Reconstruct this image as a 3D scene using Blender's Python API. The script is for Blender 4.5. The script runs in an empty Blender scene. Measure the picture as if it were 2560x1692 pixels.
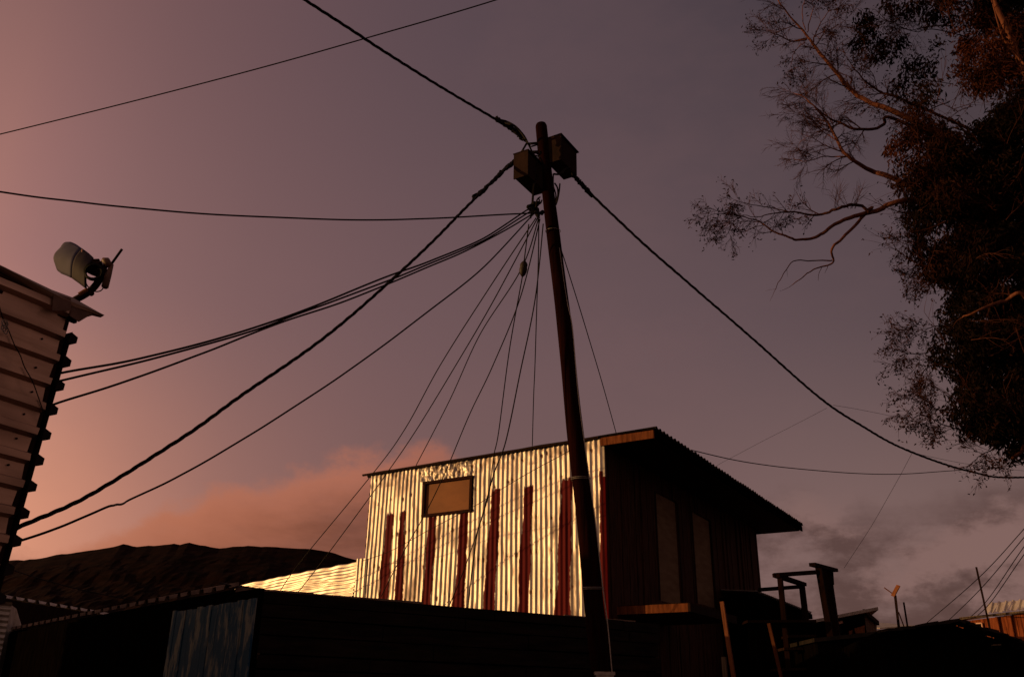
import bpy, math, random
from mathutils import Vector, Matrix, noise
random.seed(7)
V = Vector
C = bpy.context.scene.collection
SC = bpy.context.scene

# ------------------------------------------------------------------ camera model (photo is 2560 x 1692)
F, CX, CY = 2250.0, 1280.0, 846.0
TH, RO = math.radians(22.5), math.radians(0.85)
CAM = V((0, 0, 1.6))
_X = V((1, 0, 0)); _U = V((0, -math.sin(TH), math.cos(TH))); FW = V((0, math.cos(TH), math.sin(TH)))
RT = _X*math.cos(RO) + _U*math.sin(RO); UP = _U*math.cos(RO) - _X*math.sin(RO)
cam = bpy.data.objects.new('camera', bpy.data.cameras.new('camera')); C.objects.link(cam)
cam.matrix_world = Matrix(((RT.x, UP.x, -FW.x, 0), (RT.y, UP.y, -FW.y, 0), (RT.z, UP.z, -FW.z, 1.6), (0, 0, 0, 1)))
cam.data.sensor_width = 36; cam.data.lens = F/2560*36; cam.data.clip_end = 20000; cam.data.clip_start = 0.05
SC.camera = cam

def ray(px, py):
    return (RT*((px-CX)/F) + UP*((CY-py)/F) + FW)
def P(px, py, Y):
    d = ray(px, py); return CAM + d*(Y/d.y)
def PZ(px, py, z):
    d = ray(px, py); return CAM + d*((z-CAM.z)/d.z)
def hit(px, py, p, n):
    d = ray(px, py); return CAM + d*((p-CAM).dot(n)/d.dot(n))

# ------------------------------------------------------------------ materials
def srgb(c):
    return tuple((x/255/12.92 if x/255 <= .04045 else ((x/255+.055)/1.055)**2.4) for x in c) + (1.0,)
def mat(name, c1, c2=None, rough=.7, metal=0., scale=(6, 6, 6), detail=6., bump=0., lo=.35, hi=.65, spec=.3, r2=None):
    m = bpy.data.materials.new(name); m.use_nodes = True
    nt = m.node_tree; b = nt.nodes['Principled BSDF']
    b.inputs['Roughness'].default_value = rough; b.inputs['Metallic'].default_value = metal
    b.inputs['Specular IOR Level'].default_value = spec
    c1 = tuple(c1)+(1,); c2 = tuple(c2 or c1[:3])+(1,)
    tc = nt.nodes.new('ShaderNodeTexCoord'); mp = nt.nodes.new('ShaderNodeMapping')
    mp.inputs['Scale'].default_value = scale
    nz = nt.nodes.new('ShaderNodeTexNoise'); nz.inputs['Scale'].default_value = 1; nz.inputs['Detail'].default_value = detail
    nz.inputs['Roughness'].default_value = .62
    rp = nt.nodes.new('ShaderNodeValToRGB')
    rp.color_ramp.elements[0].position = lo; rp.color_ramp.elements[0].color = c1
    rp.color_ramp.elements[1].position = hi; rp.color_ramp.elements[1].color = c2
    L = nt.links.new
    L(tc.outputs['Object'], mp.inputs['Vector']); L(mp.outputs['Vector'], nz.inputs['Vector'])
    L(nz.outputs['Fac'], rp.inputs['Fac']); L(rp.outputs['Color'], b.inputs['Base Color'])
    if r2 is not None:
        mr = nt.nodes.new('ShaderNodeMapRange'); mr.inputs['From Min'].default_value = lo; mr.inputs['From Max'].default_value = hi
        mr.inputs['To Min'].default_value = rough; mr.inputs['To Max'].default_value = r2
        L(nz.outputs['Fac'], mr.inputs['Value']); L(mr.outputs['Result'], b.inputs['Roughness'])
    if bump:
        bp = nt.nodes.new('ShaderNodeBump'); bp.inputs['Strength'].default_value = bump; bp.inputs['Distance'].default_value = .02
        L(nz.outputs['Fac'], bp.inputs['Height']); L(bp.outputs['Normal'], b.inputs['Normal'])
    return m

def add_attr_mix(m, attr, col, rough, chan=0):
    """mix a painted, rusted or warm-lit coat, stored per vertex, over material m"""
    nt = m.node_tree; b = nt.nodes['Principled BSDF']; L = nt.links.new
    at = nt.nodes.new('ShaderNodeAttribute'); at.attribute_name = attr
    sp = nt.nodes.new('ShaderNodeSeparateColor'); L(at.outputs['Color'], sp.inputs['Color'])
    src = b.inputs['Base Color'].links[0].from_socket
    mx = nt.nodes.new('ShaderNodeMix'); mx.data_type = 'RGBA'
    L(sp.outputs[chan], mx.inputs['Factor']); L(src, mx.inputs['A']); mx.inputs['B'].default_value = tuple(col)+(1,)
    L(mx.outputs['Result'], b.inputs['Base Color'])
    for nm, v in (('Roughness', rough), ('Metallic', 0.)):
        mf = nt.nodes.new('ShaderNodeMix'); mf.data_type = 'FLOAT'
        L(sp.outputs[chan], mf.inputs['Factor'])
        if b.inputs[nm].links: L(b.inputs[nm].links[0].from_socket, mf.inputs['A'])
        else: mf.inputs['A'].default_value = b.inputs[nm].default_value
        mf.inputs['B'].default_value = v; L(mf.outputs['Result'], b.inputs[nm])

M = {}
M['zinc'] = mat('bright_zinc', (.48, .42, .38), (.74, .70, .64), .44, .72, (6, 6, 1.2), 10, lo=.3, hi=.7, spec=.3, r2=.52)
add_attr_mix(M['zinc'], 'coat', (.098, .0022, .004), .9, 0)
add_attr_mix(M['zinc'], 'coat', (.16, .06, .03), .85, 1)
M['zinc_roof'] = mat('weathered_zinc', (.30, .26, .23), (.52, .48, .44), .45, .45, (4, 4, 4), 8, spec=.4)
M['zinc_pale'] = mat('dull_painted_sheet', (.34, .22, .155), (.62, .42, .315), .38, .72, (.9, .9, 9), 7, lo=.3, hi=.72, spec=.4)
add_attr_mix(M['zinc_pale'], 'coat', (.12, .045, .025), .85, 1)
M['dark_sheet'] = mat('silhouette_sheet', (.006, .005, .005), (.02, .014, .012), .75, .0, (5, 5, 5), 6, spec=.12)  # near-black base: dark of silhouetted sheets put into the colour
M['black'] = mat('silhouette_timber', (.0012, .0009, .0009), (.0035, .0022, .0018), 1., 0, (20, 20, 3), 6, spec=.0)  # base colour kept almost black so unlit parts read as silhouettes
M['dark_wood'] = mat('dark_timber', (.008, .0034, .0024), (.022, .008, .005), .85, 0, (30, 30, 2.5), 7, bump=.3, spec=.1)
M['red_wood'] = mat('reddish_timber', (.10, .032, .014), (.22, .08, .035), .8, 0, (30, 30, 3), 7, bump=.3, spec=.15)
M['raw_wood'] = mat('raw_pine', (.16, .055, .02), (.28, .105, .042), .75, 0, (25, 25, 3), 7, bump=.2, spec=.15)
M['grey_wood'] = mat('grey_timber', (.06, .045, .036), (.16, .12, .09), .85, 0, (30, 30, 2.5), 7, bump=.3, spec=.1)
M['pole'] = mat('creosoted_pole', (.005, .0013, .0011), (.016, .0032, .0027), .95, 0, (26, 26, 1.6), 8, bump=.5, spec=.02)
M['cable'] = mat('black_cable', (.004, .003, .003), (.008, .005, .005), .7, 0, (8, 8, 8), spec=.12)
M['wire'] = mat('galvanised_wire', (.25, .22, .2), (.4, .36, .33), .45, .6, (30, 30, 30))
M['box'] = mat('grey_box_paint', (.011, .0052, .0040), (.026, .0125, .0098), .75, 0, (9, 9, 4), 8, spec=.06)
M['panel'] = mat('bare_board', (.15, .10, .062), (.21, .145, .092), .8, 0, (3, 3, 12), 5, spec=.1)
M['pane'] = mat('sky_brown_pane', (.17, .062, .022), (.25, .095, .033), .45, 0, (1.5, 1.5, 2.5), 5, spec=.12)  # brown of the reflected dusk sky put into the base colour
M['frame'] = mat('dark_window_frame', (.018, .006, .004), (.035, .011, .007), .8, 0, (20, 20, 20), spec=.05)
M['pink'] = mat('pink_paint', (.5, .27, .2), (.6, .35, .27), .6, 0, (10, 10, 10))
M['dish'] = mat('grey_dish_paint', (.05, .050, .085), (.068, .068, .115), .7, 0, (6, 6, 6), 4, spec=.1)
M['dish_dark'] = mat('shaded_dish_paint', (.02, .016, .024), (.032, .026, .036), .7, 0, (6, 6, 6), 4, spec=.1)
M['rub'] = mat('black_plastic', (.003, .0025, .0025), (.006, .005, .0045), .8, 0, (9, 9, 9), spec=.1)
M['plastic'] = mat('dull_plastic', (.10, .05, .035), (.15, .08, .055), .5, 0, (9, 9, 9))
M['blue'] = mat('flaking_blue_paint', (.012, .062, .125), (.19, .215, .205), .8, 0, (11, 11, 3.2), 14, bump=.5, lo=.50, hi=.61, spec=.15)
M['bark'] = mat('gum_bark', (.07, .022, .012), (.19, .07, .042), .8, 0, (14, 14, 3), 7, bump=.4, spec=.1)
M['bark_dark'] = mat('dark_twig_bark', (.028, .009, .006), (.07, .022, .014), .85, 0, (14, 14, 3), 5, spec=.1)
M['ground'] = mat('dusty_ground', (.05, .035, .025), (.10, .07, .05), .95, 0, (1.2, 1.2, 1.2), 9, bump=.4, spec=.05)
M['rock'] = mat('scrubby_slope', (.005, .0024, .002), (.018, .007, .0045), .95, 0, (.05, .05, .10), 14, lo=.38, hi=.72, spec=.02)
M['redpaint'] = mat('dark_red_paint', (.07, .0022, .003), (.11, .005, .005), .9, 0, (20, 20, 3), 6, spec=.05)
M['dark_boards'] = mat('silhouette_boards', (.003, .0024, .0022), (.016, .0095, .0075), .85, 0, (2.2, 2.2, 16), 8, bump=.4, spec=.1)  # foreground silhouette darkness put into the board colour
M['brown_boards'] = mat('brown_boards', (.02, .009, .006), (.075, .03, .019), .85, 0, (30, 30, 2.5), 8, bump=.3, spec=.1)
M['fascia'] = mat('dull_tin_fascia', (.10, .07, .055), (.26, .18, .14), .7, .2, (4, 4, 8), 7, spec=.2)
M['stair_wood'] = mat('stair_timber', (.005, .002, .0014), (.013, .0045, .003), .9, 0, (30, 30, 2.5), 7, bump=.3, spec=.04)
M['lit_planks'] = mat('rust_red_planks', (.10, .022, .008), (.26, .075, .03), .85, 0, (22, 22, 2.0), 8, bump=.3, spec=.05)
M['prop_wood'] = mat('dark_red_timber', (.05, .016, .008), (.12, .042, .02), .85, 0, (30, 30, 3), 7, bump=.3, spec=.05)
M['beam_wood'] = mat('red_brown_beam', (.085, .026, .010), (.20, .066, .027), .85, 0, (25, 25, 3), 8, bump=.3, spec=.05)
M['ins'] = mat('brown_glaze', (.010, .005, .004), (.02, .009, .007), .6, 0, (9, 9, 9))
# leaves: hue varies clump by clump, red coat paints warm-lit patches (vertex attribute)
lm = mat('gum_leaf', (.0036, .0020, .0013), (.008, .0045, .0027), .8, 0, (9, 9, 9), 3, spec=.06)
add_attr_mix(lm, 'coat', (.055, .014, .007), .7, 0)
M['leaf'] = lm

# ------------------------------------------------------------------ mesh helpers
class MB:
    def __init__(s): s.v = []; s.f = []; s.c = []
    def box(s, o, a, b, c):
        """box with corner o and edge vectors a, b, c"""
        n = len(s.v); o, a, b, c = V(o), V(a), V(b), V(c)
        if a.cross(b).dot(c) < 0: a, b = b, a
        s.v += [o, o+a, o+a+b, o+b, o+c, o+a+c, o+a+b+c, o+b+c]
        for q in ((3, 2, 1, 0), (4, 5, 6, 7), (0, 1, 5, 4), (1, 2, 6, 5), (2, 3, 7, 6), (3, 0, 4, 7)): s.f.append(tuple(n+i for i in q))
        return s
    def beam(s, p, q, w, h, up=V((0, 0, 1)), seg=1, wob=0.):
        p, q = V(p), V(q); d = (q-p)
        if abs(d.normalized().dot(up)) > .95: up = V((.5, .85, 0))
        a = d.cross(up).normalized(); b = a.cross(d).normalized()
        n0 = len(s.v)
        for i in range(seg+1):
            c = p + d*(i/seg)
            if wob and 0 < i < seg: c = c + a*random.uniform(-wob, wob) + b*random.uniform(-wob, wob)
            for x, y in ((-1, -1), (1, -1), (1, 1), (-1, 1)): s.v.append(c + a*(x*w/2) + b*(y*h/2))
        for i in range(seg):
            for k in range(4):
                s.f.append((n0+i*4+k, n0+i*4+(k+1) % 4, n0+i*4+4+(k+1) % 4, n0+i*4+4+k))
        s.f.append((n0+3, n0+2, n0+1, n0)); e = n0+seg*4; s.f.append((e, e+1, e+2, e+3))
        return s
    def tube(s, pts, rad, n=6, cap=True):
        pts = [V(p) for p in pts]; k = len(pts)
        rad = rad if isinstance(rad, (list, tuple)) else [rad]*k
        n0 = len(s.v); pa = None
        for i, p in enumerate(pts):
            t = (pts[min(i+1, k-1)]-pts[max(i-1, 0)])
            if t.length < 1e-9: t = V((0, 0, 1))
            t.normalize()
            if pa is None: pa = t.orthogonal().normalized()
            a = (pa - t*pa.dot(t))
            a = a.normalized() if a.length > 1e-6 else t.orthogonal().normalized()
            pa = a; b = t.cross(a)
            for j in range(n):
                th = 2*math.pi*j/n; s.v.append(p + a*(math.cos(th)*rad[i]) + b*(math.sin(th)*rad[i]))
        for i in range(k-1):
            for j in range(n):
                s.f.append((n0+i*n+j, n0+i*n+(j+1) % n, n0+(i+1)*n+(j+1) % n, n0+(i+1)*n+j))
        if cap:
            s.f.append(tuple(n0+j for j in reversed(range(n)))); e = n0+(k-1)*n; s.f.append(tuple(e+j for j in range(n)))
        return s
    def grid(s, fn, nu, nv, col=None):
        """fn(i, j) -> point"""
        n0 = len(s.v)
        for i in range(nu+1):
            for j in range(nv+1):
                s.v.append(fn(i, j))
                if col: s.c.append(col(i, j))
        for i in range(nu):
            for j in range(nv):
                a = n0+i*(nv+1)+j; s.f.append((a, a+nv+1, a+nv+2, a+1))
        return s
    def poly_prism(s, pts, off):
        n0 = len(s.v); k = len(pts); off = V(off)
        s.v += [V(p) for p in pts] + [V(p)+off for p in pts]
        s.f.append(tuple(n0+i for i in reversed(range(k)))); s.f.append(tuple(n0+k+i for i in range(k)))
        for i in range(k): s.f.append((n0+i, n0+(i+1) % k, n0+k+(i+1) % k, n0+k+i))
        return s
    def build(s, name, m, parent=None, smooth=False, loc=None):
        me = bpy.data.meshes.new(name)
        o = bpy.data.objects.new(name, me); C.objects.link(o)
        off = V((0, 0, 0))
        if parent is not None:
            q = parent
            while q is not None: off = off + q.location; q = q.parent
            o.parent = parent
        else:
            if loc is None:
                xs = [v.x for v in s.v]; ys = [v.y for v in s.v]; zs = [v.z for v in s.v]
                loc = V(((min(xs)+max(xs))/2, (min(ys)+max(ys))/2, min(zs)))
            o.location = loc; off = V(loc)
        me.from_pydata([tuple(v-off) for v in s.v], [], s.f)
        if s.c:
            at = me.attributes.new('coat', 'FLOAT_COLOR', 'POINT')
            fl = []
            for c in s.c: fl += [c[0], c[1], c[2], 1.]
            at.data.foreach_set('color', fl)
        if smooth: me.polygons.foreach_set('use_smooth', [True]*len(me.polygons))
        me.materials.append(M[m] if isinstance(m, str) else m); me.update()
        return o

def tag(o, label=None, cat=None, group=None, kind=None):
    if label: o['label'] = label
    if cat: o['category'] = cat
    if group: o['group'] = group
    if kind: o['kind'] = kind
    return o
def thing(name, loc, label, cat, group=None):
    o = bpy.data.objects.new(name, None); C.objects.link(o); o.location = loc; o.empty_display_size = .2
    return tag(o, label, cat, group)
def spline(pts, n=10):
    out = []; k = len(pts)
    for i in range(k-1):
        p0, p1, p2, p3 = pts[max(i-1, 0)], pts[i], pts[i+1], pts[min(i+2, k-1)]
        for j in range(n):
            t = j/n; t2 = t*t; t3 = t2*t
            out.append(.5*((2*p1) + (p2-p0)*t + (2*p0-5*p1+4*p2-p3)*t2 + (3*p1-p0-3*p2+p3)*t3))
    out.append(pts[-1]); return out
def ibr(t, p=.171, h=.037):
    """trapezoid rib profile; returns height at distance t"""
    q = (t % p)/p
    if q < .5: return 0.
    if q < .6: return h*(q-.5)/.1
    if q < .9: return h if q < .86 else h*(1-(q-.86)/.1)
    return max(0., h*(1-(q-.86)/.1))
IBRK = [0, .5, .6, .86, .96]

# ------------------------------------------------------------------ ground and mountain (the setting)
def gh(x, y): return -.02
mb = MB()
R_ = [0, 6, 14, 30, 70, 160, 400, 900, 2000, 6000]
mb.v.append(V((0, 0, 0)))
NA = 48
for r in R_[1:]:
    for k in range(NA):
        a = 2*math.pi*k/NA; mb.v.append(V((r*math.sin(a), r*math.cos(a), noise.noise(V((r*math.sin(a)*.2, r*math.cos(a)*.2, 3)))*.05-.05)))
for k in range(NA): mb.f.append((0, 1+(k+1) % NA, 1+k))
for i in range(len(R_)-2):
    for k in range(NA):
        a = 1+i*NA; mb.f.append((a+k, a+(k+1) % NA, a+NA+(k+1) % NA, a+NA+k))
g = mb.build('ground', 'ground', loc=V((0, 0, 0))); tag(g, kind='structure', label='dusty dark ground between the shacks', cat='ground')

ridge = [(-600, 1440), (-250, 1415), (15, 1403), (60, 1398), (116, 1392), (141, 1386), (217, 1377), (283, 1367), (308, 1359), (343, 1366), (399, 1362), (435, 1359), (450, 1362), (473, 1356), (486, 1359), (514, 1364), (549, 1370), (582, 1367), (620, 1364), (653, 1366), (703, 1368), (734, 1369), (779, 1372), (827, 1380), (863, 1391), (891, 1399), (960, 1425), (1080, 1470), (1300, 1560), (1600, 1680), (2000, 1745), (2700, 1790)]
RP = [P(x, y, 1600) for x, y in ridge]
cols = []
for i in range(len(RP)-1):
    n = max(2, int(abs(RP[i+1].x-RP[i].x)/8))
    for j in range(n): cols.append(RP[i].lerp(RP[i+1], j/n))
cols.append(RP[-1])
NR = 60
SM = [sum(cols[min(len(cols)-1, max(0, i+k))].z for k in range(-38, 39))/77 for i in range(len(cols))]
def mtn(i, j):
    t = j/NR                                     # 0 foot, .8 ridge, 1 back
    c = cols[i]; t8 = min(1, j/NR/.8)**7; top = c.z*t8+min(c.z, SM[i])*(1-t8) + noise.noise(V((c.x*.02, 1, 0)))*2.5 + noise.noise(V((c.x*.08, 2, 0)))*1.4
    if t <= .8:
        s = t/.8; y = 820 + (1600-820)*s
        prof = s**1.25 if s < .75 else .698 + (1-.698)*((s-.75)/.25)**.8
        z = -2 + (top+2)*prof
        gl = (noise.fractal(V((c.x*.020+y*.006, y*.012, 5)), .8, 2.1, 8)*1.2+.5*noise.fractal(V((c.x*.06, y*.05, 15)), .8, 2.1, 5))
        z += gl*6*math.sin(math.pi*min(1, s*1.02))*min(1, top/120) if s < .98 else 0
        x = c.x*(y/1600)*.6 + c.x*.4 + gl*6
        if s < .98: return V((x*(1-.0), y, z))
        return V((c.x, y, z))
    s = (t-.8)/.2
    return V((c.x*(1+s*.2), 1600+500*s, top*(1-s)-2*s))
m_ = MB().grid(mtn, len(cols)-1, NR).build('mountain', 'rock', loc=V((0, 1200, 0)))
tag(m_, 'dark scrubby mountain ridge behind the shacks', 'mountain', kind='structure')

# ------------------------------------------------------------------ two-storey shack (the lit one)
dL = V((-.854, .520, 0)).normalized(); dR = V((.520, .854, 0)).normalized()   # along lit wall (to the left), along side wall (away)
nW1 = -dR; nW2 = -dL
HC = P(1513, 1480, 13.5); HC.z = 0                                            # near corner of the shack on the ground
def uz(px, py):
    h = hit(px, py, HC, nW1); return (h-HC).dot(dL), h.z
def vz(px, py):
    h = hit(px, py, HC, nW2); return (h-HC).dot(dR), h.z
uTL, zTL = uz(931, 1188); uTR, zTR = uz(1513, 1092)
def ztop(u): return zTR + (zTL-zTR)*(u-uTR)/(uTL-uTR)
UL = uTL
print('house', HC, 'u', uTL, 'z', zTL, zTR)
house = thing('two_storey_shack', HC, 'two storey shack with a glowing corrugated zinc wall striped in dark red paint', 'shack')
def HW(u, v, z): return HC + dL*u + dR*v + V((0, 0, z))

# red painted stripes, traced in wall coordinates
c4 = lambda x, y: (880+x*.3317, 1040+y*.3317)
stripes = []
for (xa, ya, xb, yb, w0, w1) in ((290, 735, 240, 1385, 25, 30), (390, 720, 350, 1395, 16, 27), (608, 752, 565, 1410, 26, 27), (852, 712, 805, 1430, 23, 34), (1092, 552, 1035, 1440, 27, 36), (1337, 530, 1290, 1450, 22, 33), (1620, 475, 1592, 1475, 28, 43), (1897, 410, 1905, 1480, 16, 30)):
    ua, za = uz(*c4(xa, ya)); ub, zb = uz(*c4(xb, yb))
    k = .3317*13.9/F/.86*1.28
    stripes.append((ua, za, ub, zb, w0*k, w1*k))
win = [uz(1066, 1208), uz(1182, 1192), uz(1177, 1275), uz(1059, 1292)]
wu0, wu1 = (win[1][0]+win[2][0])/2, (win[0][0]+win[3][0])/2
wz0, wz1 = (win[2][1]+win[3][1])/2, (win[0][1]+win[1][1])/2
Z0 = 2.35
PITCH = .0885
nails = []
rr = random.Random(3)
for zf in (.12, .34, .56, .80, .95):
    for k in range(int((UL+.2)/PITCH)):
        if rr.random() < .42:
            u = k*PITCH; nails.append((u+rr.uniform(-.01, .01), 3.0+zf*(ztop(u)-3.0)+rr.uniform(-.05, .05), rr.uniform(.010, .021)))
nb = {}
for (u, z, r) in nails: nb.setdefault(int(u/.1), []).append((u, z, r))
def crumple(u, z):
    """dents: strong above the window and along the top edge, faint elsewhere"""
    zt = ztop(u); a = 0
    if wu0-.12 < u < wu1+.1 and z > wz1-.02:
        e = min(1, (z-wz1+.02)/.06)*min(1, max(0, (zt-z))/.05+.5)
        e *= min(1, (u-wu0+.12)/.12)
        a = e
    b = max(0, 1-(zt-z)/.28)
    return a, b
def front_sheet(u0, u1, z0f, ztf, NZ, phase=0., skip=None, off=0.):
    nu = int((u1-u0)/PITCH*9); mbx = MB()
    us = [u0+(u1-u0)*i/nu for i in range(nu+1)]
    def pt(i, j):
        u = us[i]; zt = ztf(u); z = z0f + (zt-z0f)*j/NZ
        a, b = crumple(u, z)
        n1 = noise.noise(V((u*1.3, z*.55, 2)))                 # phase wander: sheets are not straight
        n2 = noise.noise(V((u*4, z*1.7, 9)))
        sheet = int(u/.68); lean = (noise.noise(V((sheet*7.3, 1, 1))))*.05
        ph = 2*math.pi*((u+lean*(z-4)*.5+n1*(.016+.02*max(0, u-2.2)))/PITCH) + phase
        amp = .0093*(1+.35*n2+.25*noise.noise(V((u*9, z*.8, 4))))
        # flattened patch near the left
        amp *= 1-.55*math.exp(-((u-(UL-.55))/.14)**2)*math.exp(-((z-4.2)/1.0)**2)
        amp *= 1-.55*a
        d = amp*math.sin(ph)
        d += .012*max(0, noise.noise(V((u*1.1, z*.7, 55))))*noise.noise(V((u*7, z*3, 56))) + .008*noise.noise(V((u*2.1, z*1.1, 7))) + .006*n2
        for q in (int(u/.1)-1, int(u/.1), int(u/.1)+1):
            for (nu_, nz_, nr) in nb.get(q, ()):
                e2 = ((u-nu_)**2+(z-nz_)**2)/(.026*.026)
                if e2 < 6: d -= .008*math.exp(-e2)
        if a > 0:
            d += a*(.034*noise.noise(V((u*12, z*10, 3))) + .016*noise.noise(V((u*24, z*20, 5))))
        if b > 0:
            d += b*.014*noise.noise(V((u*13, z*9, 11))) + b*.006*noise.noise(V((u*30, z*20, 11)))
        return HW(u, -.015+off-d, z)
    def cl(i, j):
        u = us[i]; zt = ztf(u); z = z0f + (zt-z0f)*j/NZ
        p = 0.
        for (ua, za, ub, zb, w0, w1) in stripes:
            if z > za+.08: continue
            t = (z-za)/(zb-za); t = min(1.6, max(0, t))
            uc = ua+(ub-ua)*t; w = w0+(w1-w0)*min(1, t)
            w *= 1+.22*noise.noise(V((ua*9, z*3, 1)))+.16*noise.noise(V((ua*9+u*3, z*11, 2)))
            edge = noise.noise(V((u*25, z*6, ua)))*.018 + noise.noise(V((u*50, z*25, ua)))*.010 + noise.noise(V((ua*9+(1 if u > uc else 0)*5, z*1.3, 3)))*.018
            topc = za + noise.noise(V((u*30, ua, 4)))*.04
            if abs(u-uc)+edge < w and z < topc: p = 1.
            elif abs(u-uc)+edge < w+.006 and z < topc: p = max(p, .5)
        r = 0.
        for q in (int(u/.1)-1, int(u/.1), int(u/.1)+1):
            for (nu_, nz_, nr) in nb.get(q, ()):
                dz = z-nz_; dd = math.hypot(u-nu_, dz*(.35 if dz < 0 else 1))
                if dd < nr: r = max(r, .9)
        tn = noise.fractal(V((u*5, z*1.3, 20)), .8, 2, 6)
        r = max(r, min(.55, max(0, tn-.22)*.9))
        tk = noise.fractal(V((u*30, z*2.2, 70)), .8, 2, 3); r = max(r, min(.5, max(0, tk-.30)*1.3))
        a, b = crumple(u, z)
        if b > .1: r = max(r, .55*max(0, noise.noise(V((u*8, z*6, 31)))+b*.25))
        return (p, r*(1-p), 0)
    mbx.grid(pt, nu, NZ, cl)
    if skip:
        ok = []
        for f in mbx.f:
            c = sum((mbx.v[k] for k in f), V((0, 0, 0)))/4; u = (c-HC).dot(dL)
            if not skip(u, c.z): ok.append(f)
        mbx.f = ok
    return mbx
inwin = lambda u, z: wu0 < u < wu1 and wz0 < z < wz1
o = front_sheet(-.02, UL, Z0, lambda u: ztop(u)-.0, 190, skip=inwin).build('front_wall', 'zinc', house, smooth=True)
tag(o, 'bright corrugated zinc wall with ragged dark red painted stripes')
# lower strip that sticks out a little to the left
uLL, zLL = uz(898, 1397)
front_sheet(UL-.05, uLL+.03, Z0, lambda u: zLL, 70, .8, off=-.02).build('wall_extension_sheet', 'zinc', house, smooth=True)
# window
fr = MB()
fw = .045
for (ua, za, ub, zb) in ((wu0, wz0, wu1, wz0), (wu0, wz1, wu1, wz1)):
    fr.box(HW(ua-.03, -.05, za-fw/2), dL*(ub-ua+.06), dR*.09, V((0, 0, fw)))
for (ua, w_) in ((wu0, 1), (wu1, -1)):
    fr.box(HW(ua-fw/2, -.047, wz0+fw/2), dL*fw, dR*.085, V((0, 0, wz1-wz0-fw)))
wf = fr.build('window', 'frame', house)
MB().box(HW(wu0+fw/2, -.005, wz0+fw/2), dL*(wu1-wu0-fw), dR*.01, V((0, 0, wz1-wz0-fw))).build('pane', 'pane', wf)

# side wall of uneven vertical boards
v1895, _ = vz(1893, 1400)
doors = []
for (tl, bl, tr, br) in (((1635, 1229), (1645, 1510), (1686, 1256), (1702, 1506)), ((1725, 1277), (1739, 1506), (1770, 1302), (1787, 1522))):
    a = [vz(*q) for q in (tl, bl, tr, br)]
    doors.append(((a[0][0]+a[1][0])/2, (a[2][0]+a[3][0])/2, (a[1][1]+a[3][1])/2, a[0][1], a[2][1]))
print('side wall v', v1895, doors)
zR = ztop(0)
sw = MB(); v = .0; rb = random.Random(5)
while v < v1895-.02:
    w = rb.uniform(.085, .14); w = min(w, v1895-v)
    pro = rb.choice((0, .006, .012, .02, .03)); z1 = ztop(0)-.03
    segs = [(Z0-.4, z1)]
    for (a, b, zb, zt0, zt1) in doors:
        if a-.02 < v+w/2 < b+.02: segs = [(Z0-.4, zb), (max(zt0, zt1), z1)]
    for (za, zb2) in segs:
        sw.box(HW(-.022-pro, v+.004, za), dL*(.022+pro+.03), dR*(w-.007), V((0, 0, zb2-za)))
    v += w
sw.build('side_wall', 'brown_boards', house)
MB().box(HW(.06, .02, .05), dL*(UL-.1), dR*.04, V((0, 0, Z0-.05))).box(HW(.05, .04, .05), dL*.04, dR*(v1895-.1), V((0, 0, ztop(0)-.3))).build('inner_lining', 'black', house)
for (a, b, zb, zt0, zt1) in doors:
    d = MB().poly_prism([HW(-.005, a, zb), HW(-.005, b, zb), HW(-.005, b, zt1), HW(-.005, a, zt0)], dL*.03).build('door', 'panel', house)
    MB().box(HW(-.045, a-.05, zb), dL*.05, dR*.05, V((0, 0, zt0-zb))).build('door_jamb', 'dark_wood', d)
    MB().box(HW(-.045, b, zb), dL*.05, dR*.05, V((0, 0, zt1-zb))).build('door_jamb', 'dark_wood', d)
# corner board and left side wall (horizontal corrugations seen end on)
MB().box(HW(-.05, -.012, Z0), dL*.03, dR*.035, V((0, 0, zR-.62-Z0))).build('corner_board', 'redpaint', house)
MB().box(HW(-.05, -.014, zR-.62), dL*.03, dR*.035, V((0, 0, .55))).build('corner_flashing', 'zinc_roof', house)
def lw(i, j):
    z = Z0 + (zTL-Z0)*j/240; return HW(UL+.022+.016*math.sin(z*2*math.pi/.15)+.006*noise.noise(V((z*3, 1, 1))), -.0+ i*.6, z)
MB().grid(lw, 8, 240).build('left_wall', 'dark_sheet', house)
# back wall
MB().box(HW(0.04, v1895-.03, .05), dL*(UL-.04), dR*.03, V((0, 0, zTL-.3))).build('back_wall', 'black', house)

# roof: corrugations run along dL, their ends show along the right edge
uR, zRR = uz(1640, 1068)
uA, zA = uz(911, 1187)
rs = (zA-zRR)/(uA-uR)
def rz(u): return zRR + rs*(u-uR)
nrm = (dL + V((0, 0, rs))).cross(dR)
if nrm.z < 0: nrm = -nrm
hb = hit(1993, 1312, HW(uR, 0, zRR), nrm); vB = (hb-HC).dot(dR); uB = (hb-HC).dot(dL)
print('roof', uR, uA, zRR, zA, 'vB', vB, uB)
RP_ = .15; vF = -.07
def rf(i, j):
    u = uR+(uA-uR)*i/14; v = vF+(vB-vF)*j/(NJ)
    sag = .012*noise.noise(V((u*1.5, v*1.5, 4)))
    jag = .02*noise.noise(V((v*9, 2, 2))) if i == 0 else 0
    return HW(u+jag, v, rz(u)+.031*math.sin(2*math.pi*v/RP_)+sag)
NJ = int((vB-vF)/RP_*10)
MB().grid(rf, 14, NJ).build('roof', 'dark_sheet', house, smooth=True)
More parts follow.
